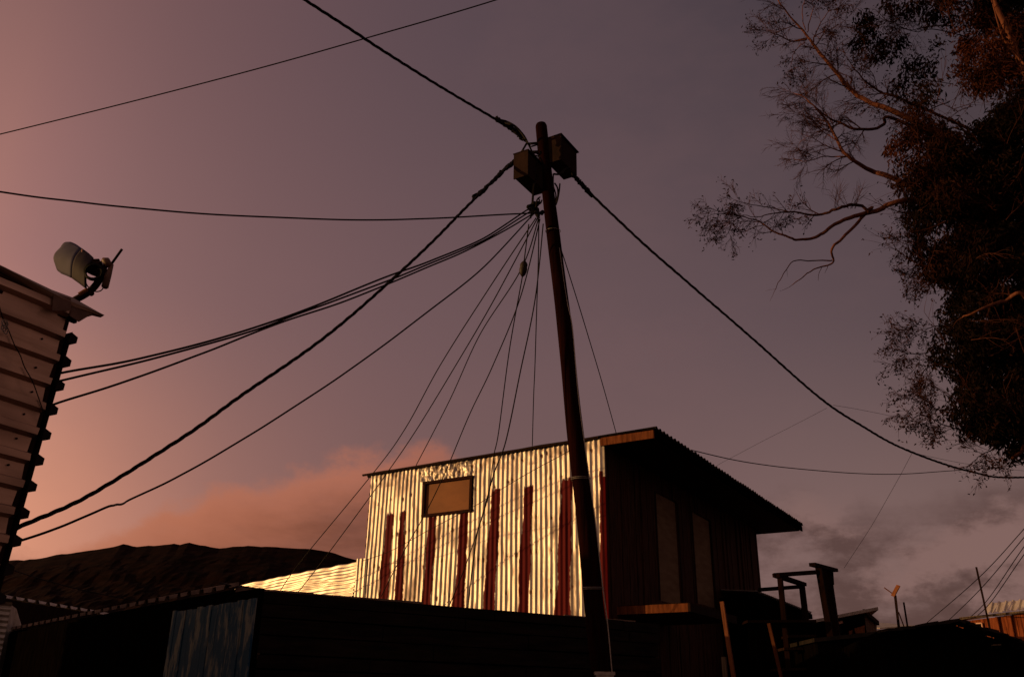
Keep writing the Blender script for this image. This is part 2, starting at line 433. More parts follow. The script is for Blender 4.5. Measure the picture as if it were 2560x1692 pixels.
# front fascia (dark strip above the lit wall), raw timber beam on the overhang, purlins
fb = MB().beam(HW(uA-.02, vF+.005, rz(uA)-.022), HW(.02, vF+.005, rz(0)-.026), .02, .035)
fb.build('fascia_strip', 'dark_wood', house)
MB().beam(HW(-.0, vF+.05, rz(0)-.10), HW(uR+.03, vF+.05, rz(uR)-.11), .05, .125).build('fascia_beam', 'beam_wood', house)
q = MB()
for v in (1.2, 2.6, 4.0, vB-.12):
    if v < vB: MB().beam(HW(uR+.05, v, rz(uR)-.09), HW(UL, v, rz(UL)-.09), .05, .10).build('purlin', 'black', house)
q = MB().beam(HW(uR+.03, vF+.09, rz(uR)-.10), HW(uR+.03, vB-.03, rz(uR)-.10), .03, .11)
q.build('verge_board', 'black', house)
# soffit boards under the overhang
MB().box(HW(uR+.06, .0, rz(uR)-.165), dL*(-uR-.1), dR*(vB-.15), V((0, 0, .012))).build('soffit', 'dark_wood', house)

# balcony platform on the side wall
vb0 = .30
pb = hit(1720, 1518, HW(0, vb0, 0), nW1); ub = (pb-HC).dot(dL); zb = pb.z
bal = MB().box(HW(-.03, vb0+.04, zb+.045), dL*(ub+.03), dR*2.0, V((0, 0, .03))).build('balcony', 'dark_wood', house)
MB().box(HW(-.03, vb0, zb-.055), dL*(ub+.03), dR*.038, V((0, 0, .115))).build('front_joist', 'beam_wood', bal)
MB().box(HW(ub, vb0-.01, zb-.055), dL*(-.04), dR*2.05, V((0, 0, .115))).build('side_joist', 'dark_wood', bal)
q = MB()
for k in range(1, 5): MB().box(HW(-.03, vb0+.04+k*.45, zb-.055), dL*(ub+.07), dR*.04, V((0, 0, .098))).build('inner_joist', 'red_wood', bal)
# ground floor: dark board skirt with a few sun-catching edges
sk = MB(); v = -.05; rb = random.Random(11)
while v < v1895+.6:
    w = rb.uniform(.07, .13); sk.box(HW(-.12-rb.choice((0, .01, .02, .035)), v+.004, .0), dL*.05, dR*(w-.006), V((0, 0, Z0-.42+rb.uniform(-.1, .02)))); v += w
sk.build('ground_floor_boards', 'dark_wood', house)

# ------------------------------------------------------------------ lean-to with lit zinc roof, left of the tall shack
LA = hit(897, 1402, HC+dR*1.35, nW1)
LBt = P(597, 1462, 0.1+LA.y+1.6)
s_dir = (LBt-LA); sl = s_dir.length; s_dir.normalize()
c_dir = (P(874, 1530, LA.y-1.0)-LA); cl_len = c_dir.length; c_dir.normalize()
lean = thing('lean_to', V((LA.x-1.5, LA.y+.8, 0)), 'low lean-to with a rumpled sunlit zinc roof beside the striped wall', 'shack')
ln = s_dir.cross(c_dir).normalized()
if ln.z < 0: ln = -ln
nn = 90
def lr(i, j):
    a = sl*i/60*1.02; c = cl_len*j/nn
    amp = .019*(1+.7*noise.noise(V((a*1.2, c*3, 1))))
    d = amp*math.sin(2*math.pi*(c+.03*noise.noise(V((a*.9, c, 2))))/.10)+.030*noise.noise(V((a*2, c*3, 8)))+.016*noise.noise(V((a*5, c*9, 6)))
    return LA + s_dir*a + c_dir*c + ln*d
def lc(i, j):
    a = sl*i/60; c = cl_len*j/nn
    return (0, min(.7, max(0, noise.fractal(V((a*1.5, c*4, 40)), .8, 2, 4)-.35)), 0)
MB().grid(lr, 60, nn*2 if False else nn, lc).build('roof', 'zinc', lean, smooth=True)
bq = LA + c_dir*cl_len
MB().box(V((bq.x, bq.y+.12, 0)), V((s_dir.x, s_dir.y, 0))*sl*.97, dR*.9, V((0, 0, bq.z-.75))).build('wall', 'dark_wood', lean)

# ------------------------------------------------------------------ near left shack (ribbed sheets laid sideways)
aA = math.radians(28.5); dA = V((math.sin(aA), math.cos(aA), 0)); nA = V((dA.y, -dA.x, 0)); dB = -nA
YA = 5.6
EA = P(96, 1095, YA)
eT = hit(186, 775, EA, nA); eB = hit(10, 1400, EA, nA)
def edge(z): return eB + (eT-eB)*((z-eB.z)/(eT.z-eB.z))
print('left shack top', eT, eB)
lsh = thing('corrugated_shack', V((edge(0).x, edge(0).y, 0)), 'near shack clad in brown ribbed sheets laid sideways, cut by the left edge', 'shack')
def ribrows(z0, z1):
    zs = []; k = math.floor(z0/.171)
    while k*.171 < z1:
        for q in IBRK: 
            z = k*.171+q*.171
            if z0 <= z <= z1: zs.append((z, ibr(z+1e-6)))
        k += 1
    return zs
fBa, fBb = hit(-420, 486, EA+nA*.03, nA), hit(176, 778, EA+nA*.03, nA)
def zroof(p): return fBb.z+(fBa.z-fBb.z)*((fBb-p).dot(dA))/((fBb-fBa).dot(dA))
ZS = ribrows(.1, fBa.z+.3)
def wa(i, j):
    z, h = ZS[j]; e = edge(z)
    cut = .05+.012*noise.noise(V((z*5, 2, 1)))
    s = 5.0*(i/24)
    p = e - dA*(cut+s) + nA*(h*1.25+.012+.014*noise.noise(V((s*2, z*2, 3))))
    p.z = min(p.z+.012*noise.noise(V((s*.8, int(z/.171), 5))), zroof(p)+.01); return p
def wcol(i, j):
    z, h = ZS[j]; s = 5.0*(i/24)
    return (0, max(0, min(.6, .35*noise.noise(V((s*1.5, int(z/.68)*3.7, 2)))+.5*max(0, noise.fractal(V((s*4, z*5, 9)), .8, 2, 4)))), 0)
MB().grid(wa, 24, len(ZS)-1, wcol).build('front_wall', 'zinc_pale', lsh)
ZB = ribrows(.1, eT.z-.12)
def wb(i, j):
    z, h = ZB[j]; e = edge(z); s = 13.5*i/14  # unseen length stretched to throw shade on the low front shack
    return e + dB*(s-.035) + dA*(h*1.25+.01)
q = MB().grid(wb, 14, len(ZB)-1)
for k in range(1, int((eT.z-.12)/.171)+1):
    zz = [k*.171+f*.171 for f in (.5, .6, .86, .96)]
    if zz[3] > eT.z-.12: break
    q.poly_prism([edge(zz[0])+dB*-.036+dA*.0, edge(zz[3])+dB*-.036+dA*.0, edge(zz[2])+dB*-.036+dA*.057, edge(zz[1])+dB*-.036+dA*.057], dB*.05)
q.build('far_wall', 'dark_sheet', lsh)
pl_, pf_ = EA-dA*5.0, EA-dA*5.0+dB*13.4
MB().poly_prism([V((pl_.x, pl_.y, .05)), V((pf_.x, pf_.y, .05)), V((pf_.x, pf_.y, eT.z-.5)), V((pl_.x, pl_.y, eT.z-.3))], dA*.05).build('near_wall', 'dark_sheet', lsh)
q0, q1 = edge(.05)+dB*.1-dA*.06, edge(eT.z-.2)+dB*.1-dA*.06
MB().poly_prism([q0, q0+dB*13.2, q1+dB*13.2, q1], -dA*.04).build('far_light_block', 'black', lsh)  # added black backing, stops sun leaking in behind the far wall
# corner post and back lining
q = MB().beam(edge(.0)-dA*.05+dB*.03, edge(eT.z-.1)-dA*.05+dB*.03, .07, .07); q.build('corner_post', 'dark_wood', lsh)
q = MB(); e0, e1 = edge(.05), edge(eT.z-.15)
q.poly_prism([e0-dA*5-dA*.0-nA*.03, e0-dA*.03-nA*.03, e1-dA*.03-nA*.03, e1-dA*5-nA*.03], -nA*.02); q.build('inner_lining', 'black', lsh)
# screws with rust washers on the sheet pans
q = MB(); rb = random.Random(2)
for k in range(2, 25):
    z = k*.171+.04
    if z > eT.z-.15: break
    for s in (.17, 1.0, 1.9):
        p = edge(z)-dA*(s+rb.uniform(-.03, .03))+nA*.02+V((0, 0, rb.uniform(-.02, .02)))
        MB().tube([p-nA*.02, p+nA*.006], .007, 6).build('roofing_screw', 'dark_wood', lsh)
# roof flashing: long bent strip that runs past the corner, a patch plate, and a soffit below it
fT = [hit(x, y, EA+nA*.03, nA) for x, y in ((-420, 468), (0, 666), (125, 726), (176, 745), (250, 787))]
fB = [hit(x, y, EA+nA*.03, nA) for x, y in ((-420, 486), (0, 682), (118, 750), (176, 778), (247, 795))]
q = MB()
def fl(i, j):
    a = fT[i].lerp(fB[i], j/4); bend = .03*math.sin(j/4*math.pi)+.012*noise.noise(V((i*1.7, j*.6, 1)))
    return a + nA*(bend+.02)
q.grid(fl, 4, 4); q.build('flashing', 'zinc_pale', lsh)
q = MB()
ptsr = [eT - dA*5 + V((0, 0, -.0)), eT + dA*.22 - V((0, 0, .02))]
def rl(i, j):
    p = (fT[0].lerp(fT[4], i/10)); s = j/10*13.4
    return p + dB*(s+.0) + V((0, 0, .012 - s*.012 + .012*math.sin(j*3)))
q.grid(rl, 10, 10); q.build('roof', 'dark_sheet', lsh)
c1 = lambda x, y: (x*.2551, 560+y*.2551)
pl = [hit(*c1(x, y), EA+nA*.075, nA) for x, y in ((520, 680), (690, 728), (690, 850), (505, 850))]
MB().poly_prism(pl, nA*.006).build('patch_plate', 'plastic', lsh)
pl = [hit(*c1(x, y), EA+nA*.06, nA) for x, y in ((700, 770), (900, 880), (770, 960), (680, 900))]
MB().poly_prism(pl, nA*.006).build('bent_offcut', 'plastic', lsh)
# top batten
MB().beam(hit(-300, 610, EA, nA), hit(190, 800, EA, nA), .03, .05).build('top_batten', 'dark_wood', lsh)

# drop wire with a hook on that wall
hp = [hit(*c1(x, y), EA+nA*.08, nA) for x, y in ((-60, 640), (0, 830), (30, 930), (80, 1030), (140, 1180), (200, 1290), (240, 1400), (330, 1570))]
hp.append(hit(116, 1052, EA+nA*.06, nA))
hk = thing('drop_wire', hp[-1], 'thin slack wire with a coiled hook hanging across the brown ribbed sheets', 'wire')
MB().tube(spline(hp, 8), .0035, 5).build('strand', 'cable', hk)
q = MB()
for k, (cx_, cy_) in enumerate(((45, 970), (50, 990), (40, 1020), (55, 1045))):
    cc = hit(*c1(cx_, cy_), EA+nA*.09, nA)
    q.tube([cc + dA*(.016*math.cos(t*.6))+V((0, 0, .022*math.sin(t*.6)))+nA*.006*math.sin(t) for t in range(12)], .0035, 5)
q.build('hook', 'wire', hk)

# ------------------------------------------------------------------ antenna on the left shack
YD = 6.0
ant = thing('antenna', P(*c1(610, 830), YD), 'small grey curved antenna on a bent arm above the brown ribbed shack', 'antenna')
tp = [(612, 225), (640, 188), (700, 188), (750, 210), (805, 250), (860, 290), (918, 345)]
bt = [(563, 405), (575, 455), (620, 490), (660, 505), (715, 530), (785, 580), (852, 632)]
dp = [.26, .22, .17, .13, .07, .03, .0]
def dish(r0, r1):
    def fn(i, j):
        t = r0+(r1-r0)*i/10; k = min(5, int(t)); f = t-k
        a = P(*c1(*[tp[k][m]+(tp[k+1][m]-tp[k][m])*f for m in (0, 1)]), YD+dp[k]+(dp[k+1]-dp[k])*f)
        b = P(*c1(*[bt[k][m]+(bt[k+1][m]-bt[k][m])*f for m in (0, 1)]), YD+dp[k]+(dp[k+1]-dp[k])*f-.05)
        s = j/12
        # belly outwards, ends pinched like the photo's waist on the outer edge
        w = a.lerp(b, s) + V((0, -.05*math.sin(math.pi*s), 0))
        return w + RT*(.012*math.sin(2*math.pi*s)*(1 if t < 1 else 0))
    return MB().grid(fn, 10, 12)
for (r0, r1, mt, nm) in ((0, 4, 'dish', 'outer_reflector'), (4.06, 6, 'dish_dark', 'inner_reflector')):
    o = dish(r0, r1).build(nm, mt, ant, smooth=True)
    sd = o.modifiers.new('t', 'SOLIDIFY'); sd.thickness = .012
def pc(x, y, dy=0.): return P(*c1(x, y), YD+dy)
MB().tube([pc(803+(-88)*t*t*.9-0*t, 250+278*t, .05-.05*math.sin(math.pi*t)-.012) for t in [k/10 for k in range(11)]], .004, 5).build('seam', 'pink', ant)
MB().tube(spline([pc(600, 835, -.02), pc(700, 765), pc(850, 680), pc(930, 610), pc(985, 520), pc(1020, 410)], 6), [.026]*31, 10).build('mount_arm', 'dark_wood', ant, smooth=True)
MB().tube([pc(775, 690, -.03), pc(860, 640, -.03)], [.016, .016], 8).build('tape_wrap', 'raw_wood', ant)
q = MB(); rb = random.Random(4)
for k in range(7):
    ra, rb_ = (84+rb.uniform(-9, 5)), (80+rb.uniform(-10, 5)); ox, oy = rb.uniform(-7, 7), rb.uniform(-6, 6); ph = rb.uniform(0, 1)
    q.tube([pc(912+ox+ra*math.cos(t*math.pi/9+ph), 465+oy+rb_*math.sin(t*math.pi/9+ph), -.06-.012*k+.01*math.sin(t)) for t in range(19)], .0065, 5)
q.build('cable_coil', 'rub', ant, smooth=True)
q = MB()
for cl_ in ((860, 400, 990, 400, .03), (880, 370, 970, 365, .02), (1035, 445, 1000, 500, .022), (880, 665, 905, 690, .018)):
    MB().tube([pc(*cl_[:2], -.01), pc(*cl_[2:4], -.01)], cl_[4], 8).build('clamp', 'dark_wood', ant)
MB().tube([pc(905, 490, .02), pc(935, 430, .0)], [.05, .06], 10).build('feed_cup', 'box', ant, smooth=True)
MB().tube([pc(1000, 372, -.02), pc(1015, 362, -.02), pc(1040, 366, -.02), pc(1058, 392, -.02), pc(1050, 420, -.02)], [.012, .026, .032, .028, .014], 10).build('ball_joint', 'plastic', ant, smooth=True)
q = MB().tube([pc(1022, 628, 0), pc(1028, 615), pc(1060, 500, 0), pc(1098, 395, 0)], [.017, .027, .025, .013], 8); q.build('radio_unit', 'plastic', ant, smooth=True)
MB().tube([pc(1090, 395), pc(1196, 247)], .0095, 8).build('whip', 'dark_wood', ant)
MB().tube(spline([pc(1010, 630), pc(985, 655), pc(940, 662), pc(900, 640), pc(860, 610), pc(840, 560), pc(850, 500)], 6), .0045, 5).build('lead', 'rub', ant)

# ------------------------------------------------------------------ leaning utility pole
YP = 9.3
pb_, pt_ = P(1483, 1474, YP), P(1353, 316, YP)
ax = (pt_-pb_); base = pb_ - ax*((pb_.z+.3)/ax.z)
print('pole base', base, 'top', pt_)
def onpole(py):  # axis point at photo row
    t = (py-316)/(1474-316); return P(1353+(1483-1353)*t, py, YP)
pole = thing('utility_pole', V((base.x, base.y, 0)), 'tall leaning timber utility pole carrying two boxes and a fan of cables', 'pole')
q = MB(); pts = []; rads = []
N = 60
for i in range(N+1):
    t = i/N; p = base.lerp(pt_, t)
    p = p + V((noise.noise(V((t*5, 0, 0)))*.02, noise.noise(V((t*5, 9, 0)))*.02, 0))
    pts.append(p); rads.append((.112*(1-t)+.071*t)*(1+.035*noise.noise(V((t*14, 3, 3)))))
pts.append(pt_+ax.normalized()*.03); rads.append(.06)
q.tube(pts, rads, 20); q.build('shaft', 'pole', pole, smooth=True)
for py in (1198, 1472, 578):
    c = onpole(py); r = .079+.03*(py-316)/1376+.004
    a = ax.normalized(); e1 = a.orthogonal().normalized(); e2 = a.cross(e1); q = MB()
    for s in ((0, .016) if py != 578 else (0,)):
        q.tube([c+a*s+e1*r*math.cos(k*math.pi/12)+e2*r*math.sin(k*math.pi/12)+a*.012*math.sin(k*math.pi/12) for k in range(25)], .0035, 5)
    q.build('wire_band', 'wire', pole)
# earth wire down the right side and its guard cover at the foot
ew = [P(x, y, YP-.06) for x, y in ((1398, 620), (1415, 740), (1428, 800), (1434, 850), (1447, 1000), (1470, 1170), (1488, 1300), (1506, 1460), (1519, 1560), (1531, 1690), (1545, 1850))]
MB().tube(spline(ew, 8), .006, 6).build('earth_wire', 'wire', pole)
gp = P(1512, 1678, YP-.17)
q = MB().box(gp+V((-.085, 0, -1.9)), V((.17, 0, 0)), V((0, .09, 0)), V((0, 0, 1.88))).box(gp+V((-.097, -.012, -.03)), V((.194, 0, 0)), V((0, .114, 0)), V((0, 0, .03)))
q.build('cable_guard', 'wire', pole)
# two boxes on the pole head
c7 = lambda x, y: (1220+x*.2041, 280+y*.2041)
bw = -dL
def pbox(name_c, px, py, Y, w, h, d, lab):
    o = P(*c7(px, py), Y)
    bx = MB().box(o, bw*w, dR*d, V((0, 0, -h)))
    b = bx.build('junction_box', 'box', pole); tag(b, lab)
    MB().box(o-dR*.016+bw*.0-bw*.012+V((0, 0, .012)), bw*(w+.024), dR*.014, V((0, 0, -h-.024))).build('box_door', 'box', b)
    MB().box(o-dR*.02-bw*.02+V((0, 0, .014)), bw*(w+.04), dR*(d+.05), V((0, 0, .012))).build('box_lid', 'dark_wood', b)
    return b
pbox('', 335, 540, YP-.28, .17, .315, .44, 'brownish box on the left of the pole')
pbox('', 728, 348, YP-.02, .185, .335, .42, 'higher grey box behind the pole on the right')
# brackets, hooks and jumper loops
for bb in ((470, 500, 640, 490, .03), (500, 390, 610, 380, .02), (530, 425, 610, 400, .014), (1000, 690, 1050, 740, .03)):
    MB().beam(P(*c7(*bb[:2]), YP-.03), P(*c7(*bb[2:4]), YP-.02), bb[4], bb[4]).build('bracket', 'dark_wood', pole)
q = MB(); rb = random.Random(8)
JL = [((110, 92), (220, 112), (340, 178), (440, 288), (492, 385)), ((180, 130), (290, 160), (380, 225), (450, 320), (500, 400)), ((430, 330), (470, 372), (530, 395), (610, 385)), ((330, 560), (400, 500), (470, 400), (520, 400)), ((490, 385), (560, 520), (640, 560), (700, 700)), ((560, 480), (620, 520), (650, 500), (640, 480)), ((1010, 690), (950, 700), (880, 760), (800, 760)), ((600, 560), (560, 900), (545, 1150), (520, 1300)), ((480, 380), (520, 440), (560, 520), (600, 570)), ((470, 390), (430, 460), (405, 500), (380, 545)), ((490, 380), (510, 410), (540, 500), (590, 560)), ((600, 770), (560, 920), (545, 1050), (540, 1150)),
      ((640, 1040), (600, 1080), (590, 1150), (570, 1200)), ((660, 1080), (640, 1120), (600, 1140), (560, 1180)), ((800, 760), (800, 900), (830, 1010), (830, 1110)), ((880, 880), (870, 980), (850, 1080), (830, 1140)),
      ((815, 870), (850, 930), (855, 1020), (835, 1100)), ((610, 1050), (630, 1090), (600, 1160), (630, 1300))]
for pl in JL:
    MB().tube(spline([P(*c7(x, y), YP-.20+rb.uniform(-.03, .05)) for x, y in pl], 6), rb.uniform(.008, .013), 5).build('jumper_lead', 'cable', pole)
q = MB()
for (x, y, x2, y2, r) in ((480, 1170, 545, 1145, .028), (540, 1130, 600, 1140, .042), (550, 1160, 570, 1250, .045), (590, 1170, 615, 1290, .032), (500, 1200, 570, 1180, .026), (645, 1250, 680, 1215, .028), (560, 1130, 655, 1110, .02), (620, 1100, 600, 1150, .022)):
    a, b = P(*c7(x, y), YP-.17+rb.uniform(-.06, .06)), P(*c7(x2, y2), YP-.17+rb.uniform(-.06, .06))
    MB().tube([a, a.lerp(b, .2), a.lerp(b, .8), b], [r*.5, r, r*.9, r*.4], 7).build('cable_clamp', 'rub', pole, smooth=True)

# ------------------------------------------------------------------ overhead cables
K = 1.0793
D = lambda *pts: [(x*K, y*K) for x, y in pts]
def cable_pts(px, Ys):
    """photo points with a depth for the first and last (or one each) -> smooth 3-D line"""
    L_ = [0]
    for i in range(1, len(px)): L_.append(L_[-1]+math.hypot(px[i][0]-px[i-1][0], px[i][1]-px[i-1][1]))
    out = []
    for i, (x, y) in enumerate(px):
        t = L_[i]/L_[-1]
        if len(Ys) == 2: Yv = Ys[0]+(Ys[1]-Ys[0])*t
        else: Yv = Ys[i]
        out.append(P(x, y, Yv))
    return out
def cable(label, px, Ys, r, twist=False, parts=None, name='overhead_cable', group='overhead cables', cat='cable', end=None, wob=.004, m='cable'):
    p3 = cable_pts(px, Ys)
    if end is not None: p3.append(end)
    ln = spline(p3, 14)
    s = random.random()*50
    if wob:
        ln = [p+V((0, noise.noise(V((i*.11+s, 1, 0))), noise.noise(V((i*.11+s, 2, 0)))))*wob for i, p in enumerate(ln)]
    q = MB()
    if twist:
        # resample finely and wind three cores round each other
        fine = []; acc = 0; step = .05
        for i in range(len(ln)-1):
            seg = (ln[i+1]-ln[i]).length; k = max(1, int(seg/step))
            for j in range(k): fine.append(ln[i].lerp(ln[i+1], j/k))
        fine.append(ln[-1])
        for c in range(3):
            pp = []; dist = 0
            for i, p in enumerate(fine):
                if i: dist += (fine[i]-fine[i-1]).length
                t = (fine[min(i+1, len(fine)-1)]-fine[max(i-1, 0)]).normalized()
                a = t.cross(V((0, 0, 1))).normalized(); b = a.cross(t)
                th = dist*2*math.pi/.42+c*2.094
                pp.append(p+(a*math.cos(th)+b*math.sin(th))*r*.55)
            q.tube(pp, r*.55, 5)
    else: q.tube(ln, r, 6)
    if parts:
        root = thing(name, p3[0], label, cat, group)
        q.build('cable_run', m, root, smooth=True)
        for (pn, mbp, mm) in parts(p3): mbp.build(pn, mm, root, smooth=True)
        return root
    return tag(q.build(name, m, smooth=True, loc=p3[0]), label, cat, group)

def dead_end(px, Y, rr_):
    def fn(p3):
        q = MB(); rb = random.Random(int(px[0][0])); k = spline([P(x, y, Y) for x, y in px], 8)
        for c in range(4):
            q.tube([p+V((rb.uniform(-1, 1), rb.uniform(-1, 1), rb.uniform(-1, 1)))*.012+V((0, 0, .014*(c-1.5))) for p in k], rb.uniform(.008, rr_), 5)
        for p in k[2::5]:
            q.tube([p+V((-.018, 0, -.03)), p+V((.018, 0, .03))], .011, 5)
        return [('dead_end_clamp', q, 'rub')]
    return fn
cable('thick twisted cable dropping from the top edge to the pole head, left of it', [(1311, 348), (1241, 300), (1063, 194), (912, 97), (761, 0), (560, -120)], [9.25, 9.0, 8.2, 7.5, 6.9, 6.1], .0165, True,
      dead_end([(1240, 297), (1270, 315), (1295, 335), (1311, 348)], 9.15, .02))
q = None
cable('thin cable crossing the upper left sky without touching the pole', [(-500, 450), (0, 336), (540, 200), (912, 97), (1241, 0), (1700, -150)], [13, 12, 11, 10.3, 9.8, 9], .0105)
cable('nearly level slack cable from the left edge to below the pole boxes', [(1335, 533), (1311, 534), (1079, 546), (907, 550), (648, 542), (432, 529), (216, 507), (0, 480), (-500, 400)], [9.1, 9.0, 8.6, 8.3, 7.9, 7.5, 7.2, 6.9, 6.2], .0095)
farp = EA + dA*.09; 
def atfar(px, py): return hit(px, py, farp, dA)
e4 = atfar(100, 945); e5 = atfar(100, 962); e6 = atfar(90, 1030)
Yl = lambda n, e: [9.15+(e.y-9.15)*k/(n-1) for k in range(n)]
p4 = [(1332, 525)]+D((1220, 487), (1120, 552), (1000, 603), (880, 647), (720, 712), (560, 768), (330, 829), (155, 861))
cable('upper one of the cables running from pole to the ribbed shack side', p4, Yl(9, e4), .0085, end=e4)
p4b = [(1334, 527)]+D((1225, 492), (1120, 557), (1000, 609), (870, 661), (700, 724), (560, 774), (340, 834), (143, 881))
cable('cable twined just beneath the uppermost run to the ribbed shack', p4b, Yl(9, e5), .008, end=e5)
p5 = [(1336, 529)]+D((1230, 498), (1100, 571), (960, 632), (800, 697), (640, 751), (480, 814), (300, 880), (132, 934))
cable('lower cable of the three ending side by side at the ribbed shack', p5, Yl(9, e6), .008, end=e6)
e7 = atfar(20, 1335)
cable('thick twisted cable sagging from the pole box down to the lower left', D((1197, 369), (1140, 420), (1080, 480), (960, 600), (760, 775), (560, 915), (420, 1015), (200, 1150), (55, 1215)), Yl(9, e7), .0155, True,
      dead_end(D((1195, 371), (1160, 402), (1130, 432), (1095, 462)), 9.12, .016), end=e7)
e8 = atfar(5, 1365)
cable('kinked cable below the thick twisted one at lower left', [(1338, 535)]+D((1232, 500), (1120, 619), (1000, 715), (850, 828), (700, 930), (550, 1025), (400, 1110), (310, 1152), (285, 1166), (268, 1169), (245, 1175), (150, 1216), (35, 1256)), Yl(14, e8), .0085, end=e8)
cable('thick twisted cable sweeping from the pole down to the right edge', D((1325, 400), (1370, 450), (1480, 555), (1600, 660), (1750, 790), (1900, 922), (2000, 988), (2100, 1042), (2250, 1092), (2372, 1105), (2700, 1085)), [9.4, 9.5, 9.8, 10.2, 10.8, 11.5, 12.1, 12.8, 13.8, 14.6, 17], .0165, True,
      dead_end(D((1325, 402), (1345, 425), (1370, 452)), 9.4, .017))
# service drops towards the roofs
G2 = 'service drops from the pole'
def drop(label, px, Ys, r=.0072, **k): return cable(label, px, Ys, r, group=G2, name='service_drop', **k)
YB = 9.12
drop('service drop reaching farthest left down to the lean-to roof', [(1340, 545)]+D((1130, 670+2), (1020, 845), (940, 990), (867, 1092), (700, 1295), (650, 1366)), [YB, 10.3, 11.8, 13, 14, 15.6, 16.2])
drop('service drop landing on the lean-to roof just right of another', [(1344, 545)]+D((1140, 702), (1040, 872), (960, 1002), (880, 1118), (770, 1268), (690, 1372)), [YB, 10.3, 11.8, 13, 14, 15.2, 16])
drop('service drop ending on the roof edge left above the window', [(1346, 548)]+D((1205, 628), (1110, 778), (1040, 930), (964, 1077)), [YB, 9.8, 11.6, 13.5, HW(2.9, vF, 0).y])
drop('service drop passing in front of the shack window', [(1350, 548)]+D((1205, 690), (1140, 850))+[(1172, 1040), (1112, 1183), (1062, 1285), (1013, 1372), (953, 1490)], [YB, 10, 11.2, 12.3, 13.2, 13.8, 14.3, 14.9])
def insul(p3):
    a, b = P(1311, 652, 9.33), P(1306, 692, 9.36)
    q = MB()
    q.tube([a.lerp(b, t) for t in (0, .12, .25, .4, .55, .7, .85, 1)], [.012, .034, .046, .043, .048, .044, .034, .010], 9)
    return [('insulator', q, 'ins')]
drop('service drop carrying a dark insulator halfway to the striped wall', [(1322, 560)]+D((1214, 605), (1210, 640), (1180, 810), (1155, 1000))+[(1235, 1136), (1225, 1212), (1212, 1272), (1162, 1418), (1122, 1516)], [YB, 9.3, 9.4, 10.4, 11.4, 12, 12.3, 12.6, 13, 13.2], parts=insul)
drop('service drop running down past the fascia of the black front shack', [(1358, 560)]+D((1240, 690), (1205, 862), (1172, 1020))+[(1235, 1183), (1205, 1292), (1192, 1338), (1178, 1445), (1168, 1531), (1156, 1592)], [YB, 9.15, 9.2, 9.25, 9.4, 9.5, 9.6, 9.7, 9.8, 9.95])
drop('nearly plumb service drop onto the roof edge mid wall', [(1347, 540)]+D((1247, 600), (1243, 720), (1239, 850), (1236, 920), (1233, 1032)), [YB, 9.7, 11, 12.4, 13.2, HW(1.55, vF, 0).y])
drop('service drop on the right of the pole to the roof', D((1290, 555), (1302, 585), (1340, 705), (1390, 870), (1427, 1002)), [YP+.05, 9.6, 10.8, 12.4, HW(.45, vF, 0).y])
drop('loose wire slanting over the striped wall from the pole to the lean-to', [(1428, 1124), (1380, 1150), (1290, 1200), (1180, 1268), (1080, 1320), (980, 1375), (905, 1402)], [9.7, 11.5, 12.8, 13.6, 14.4, 15, 15.6], r=.0045)
# wires on the right
G3 = 'wires on the right'
cable('slack wire from the overhanging roof edge to the right edge', D((1605, 1043), (1740, 1072), (1900, 1090), (2060, 1098), (2200, 1090), (2372, 1074), (2600, 1030)), [13.6, 15, 17, 19, 21, 23, 26], .0085, group=G3)
cable('very thin pale wire descending from the thick cable towards the roof', D((1915, 945), (1750, 1030), (1660, 1078)), [11.6, 12.8, 14], .002, group=G3)
cable('very thin wire running behind the lower leaves of the tree', D((1930, 938), (2050, 960), (2230, 1000), (2420, 1040)), [11.6, 13, 15, 18], .0025, group=G3)
cable('very thin wire hanging from the thick cable down to the timber stair', D((2112, 1050), (2080, 1110), (2020, 1215), (1955, 1315)), [12.9, 13, 13.2, 13.5], .0025, group=G3)
cable('thin wire rising just under the thick cable at right edge', D((2120, 1050), (2240, 1074), (2372, 1090), (2500, 1100)), [13, 15, 17, 19], .003, group=G3)
c6 = lambda x, y: (1900+x*.2781, 1280+y*.2781)
for lab, pp in (('uppermost of four parallel wires above the lit plank shack', ((2700, -230), (2373, 150), (1970, 585), (1490, 1000))), ('second of four parallel wires above the lit plank shack', ((2700, -170), (2373, 225), (2000, 670), (1680, 985))),
                ('third of four parallel wires reaching the lit plank shack', ((2700, -110), (2373, 310), (2050, 780), (1880, 950))), ('lowest of four parallel wires reaching the lit plank shack', ((2700, -60), (2373, 380), (2080, 800), (1930, 950)))):
    cable(lab, [c6(*p) for p in pp], [17, 19, 22, 26], .0095, group='parallel wires above the plank shack')
cable('thin dark wire stretched low across the mountain at left', [(-60, 1405), (20, 1421), (120, 1452), (280, 1490), (420, 1512), (560, 1520)], [9, 9.2, 10, 11, 11.8, 12.6], .005)

# ------------------------------------------------------------------ black shack in the foreground
ZF = 2.70
rc = PZ(590, 1467, ZF); rl_ = PZ(-60, 1592, ZF); rr_ = PZ(1585, 1551, ZF)
print('front shack', rc, rl_, rr_)
front = thing('low_shack', V((rc.x, rc.y, 0)), 'black silhouetted low shack across the foreground with a flaking blue wall', 'shack')
fl_d = (rl_-rc); fl_len = fl_d.length; fl_d.normalize(); fr_d = (rr_-rc); fr_len = fr_d.length; fr_d.normalize()
inn = (fl_d+fr_d).normalized()
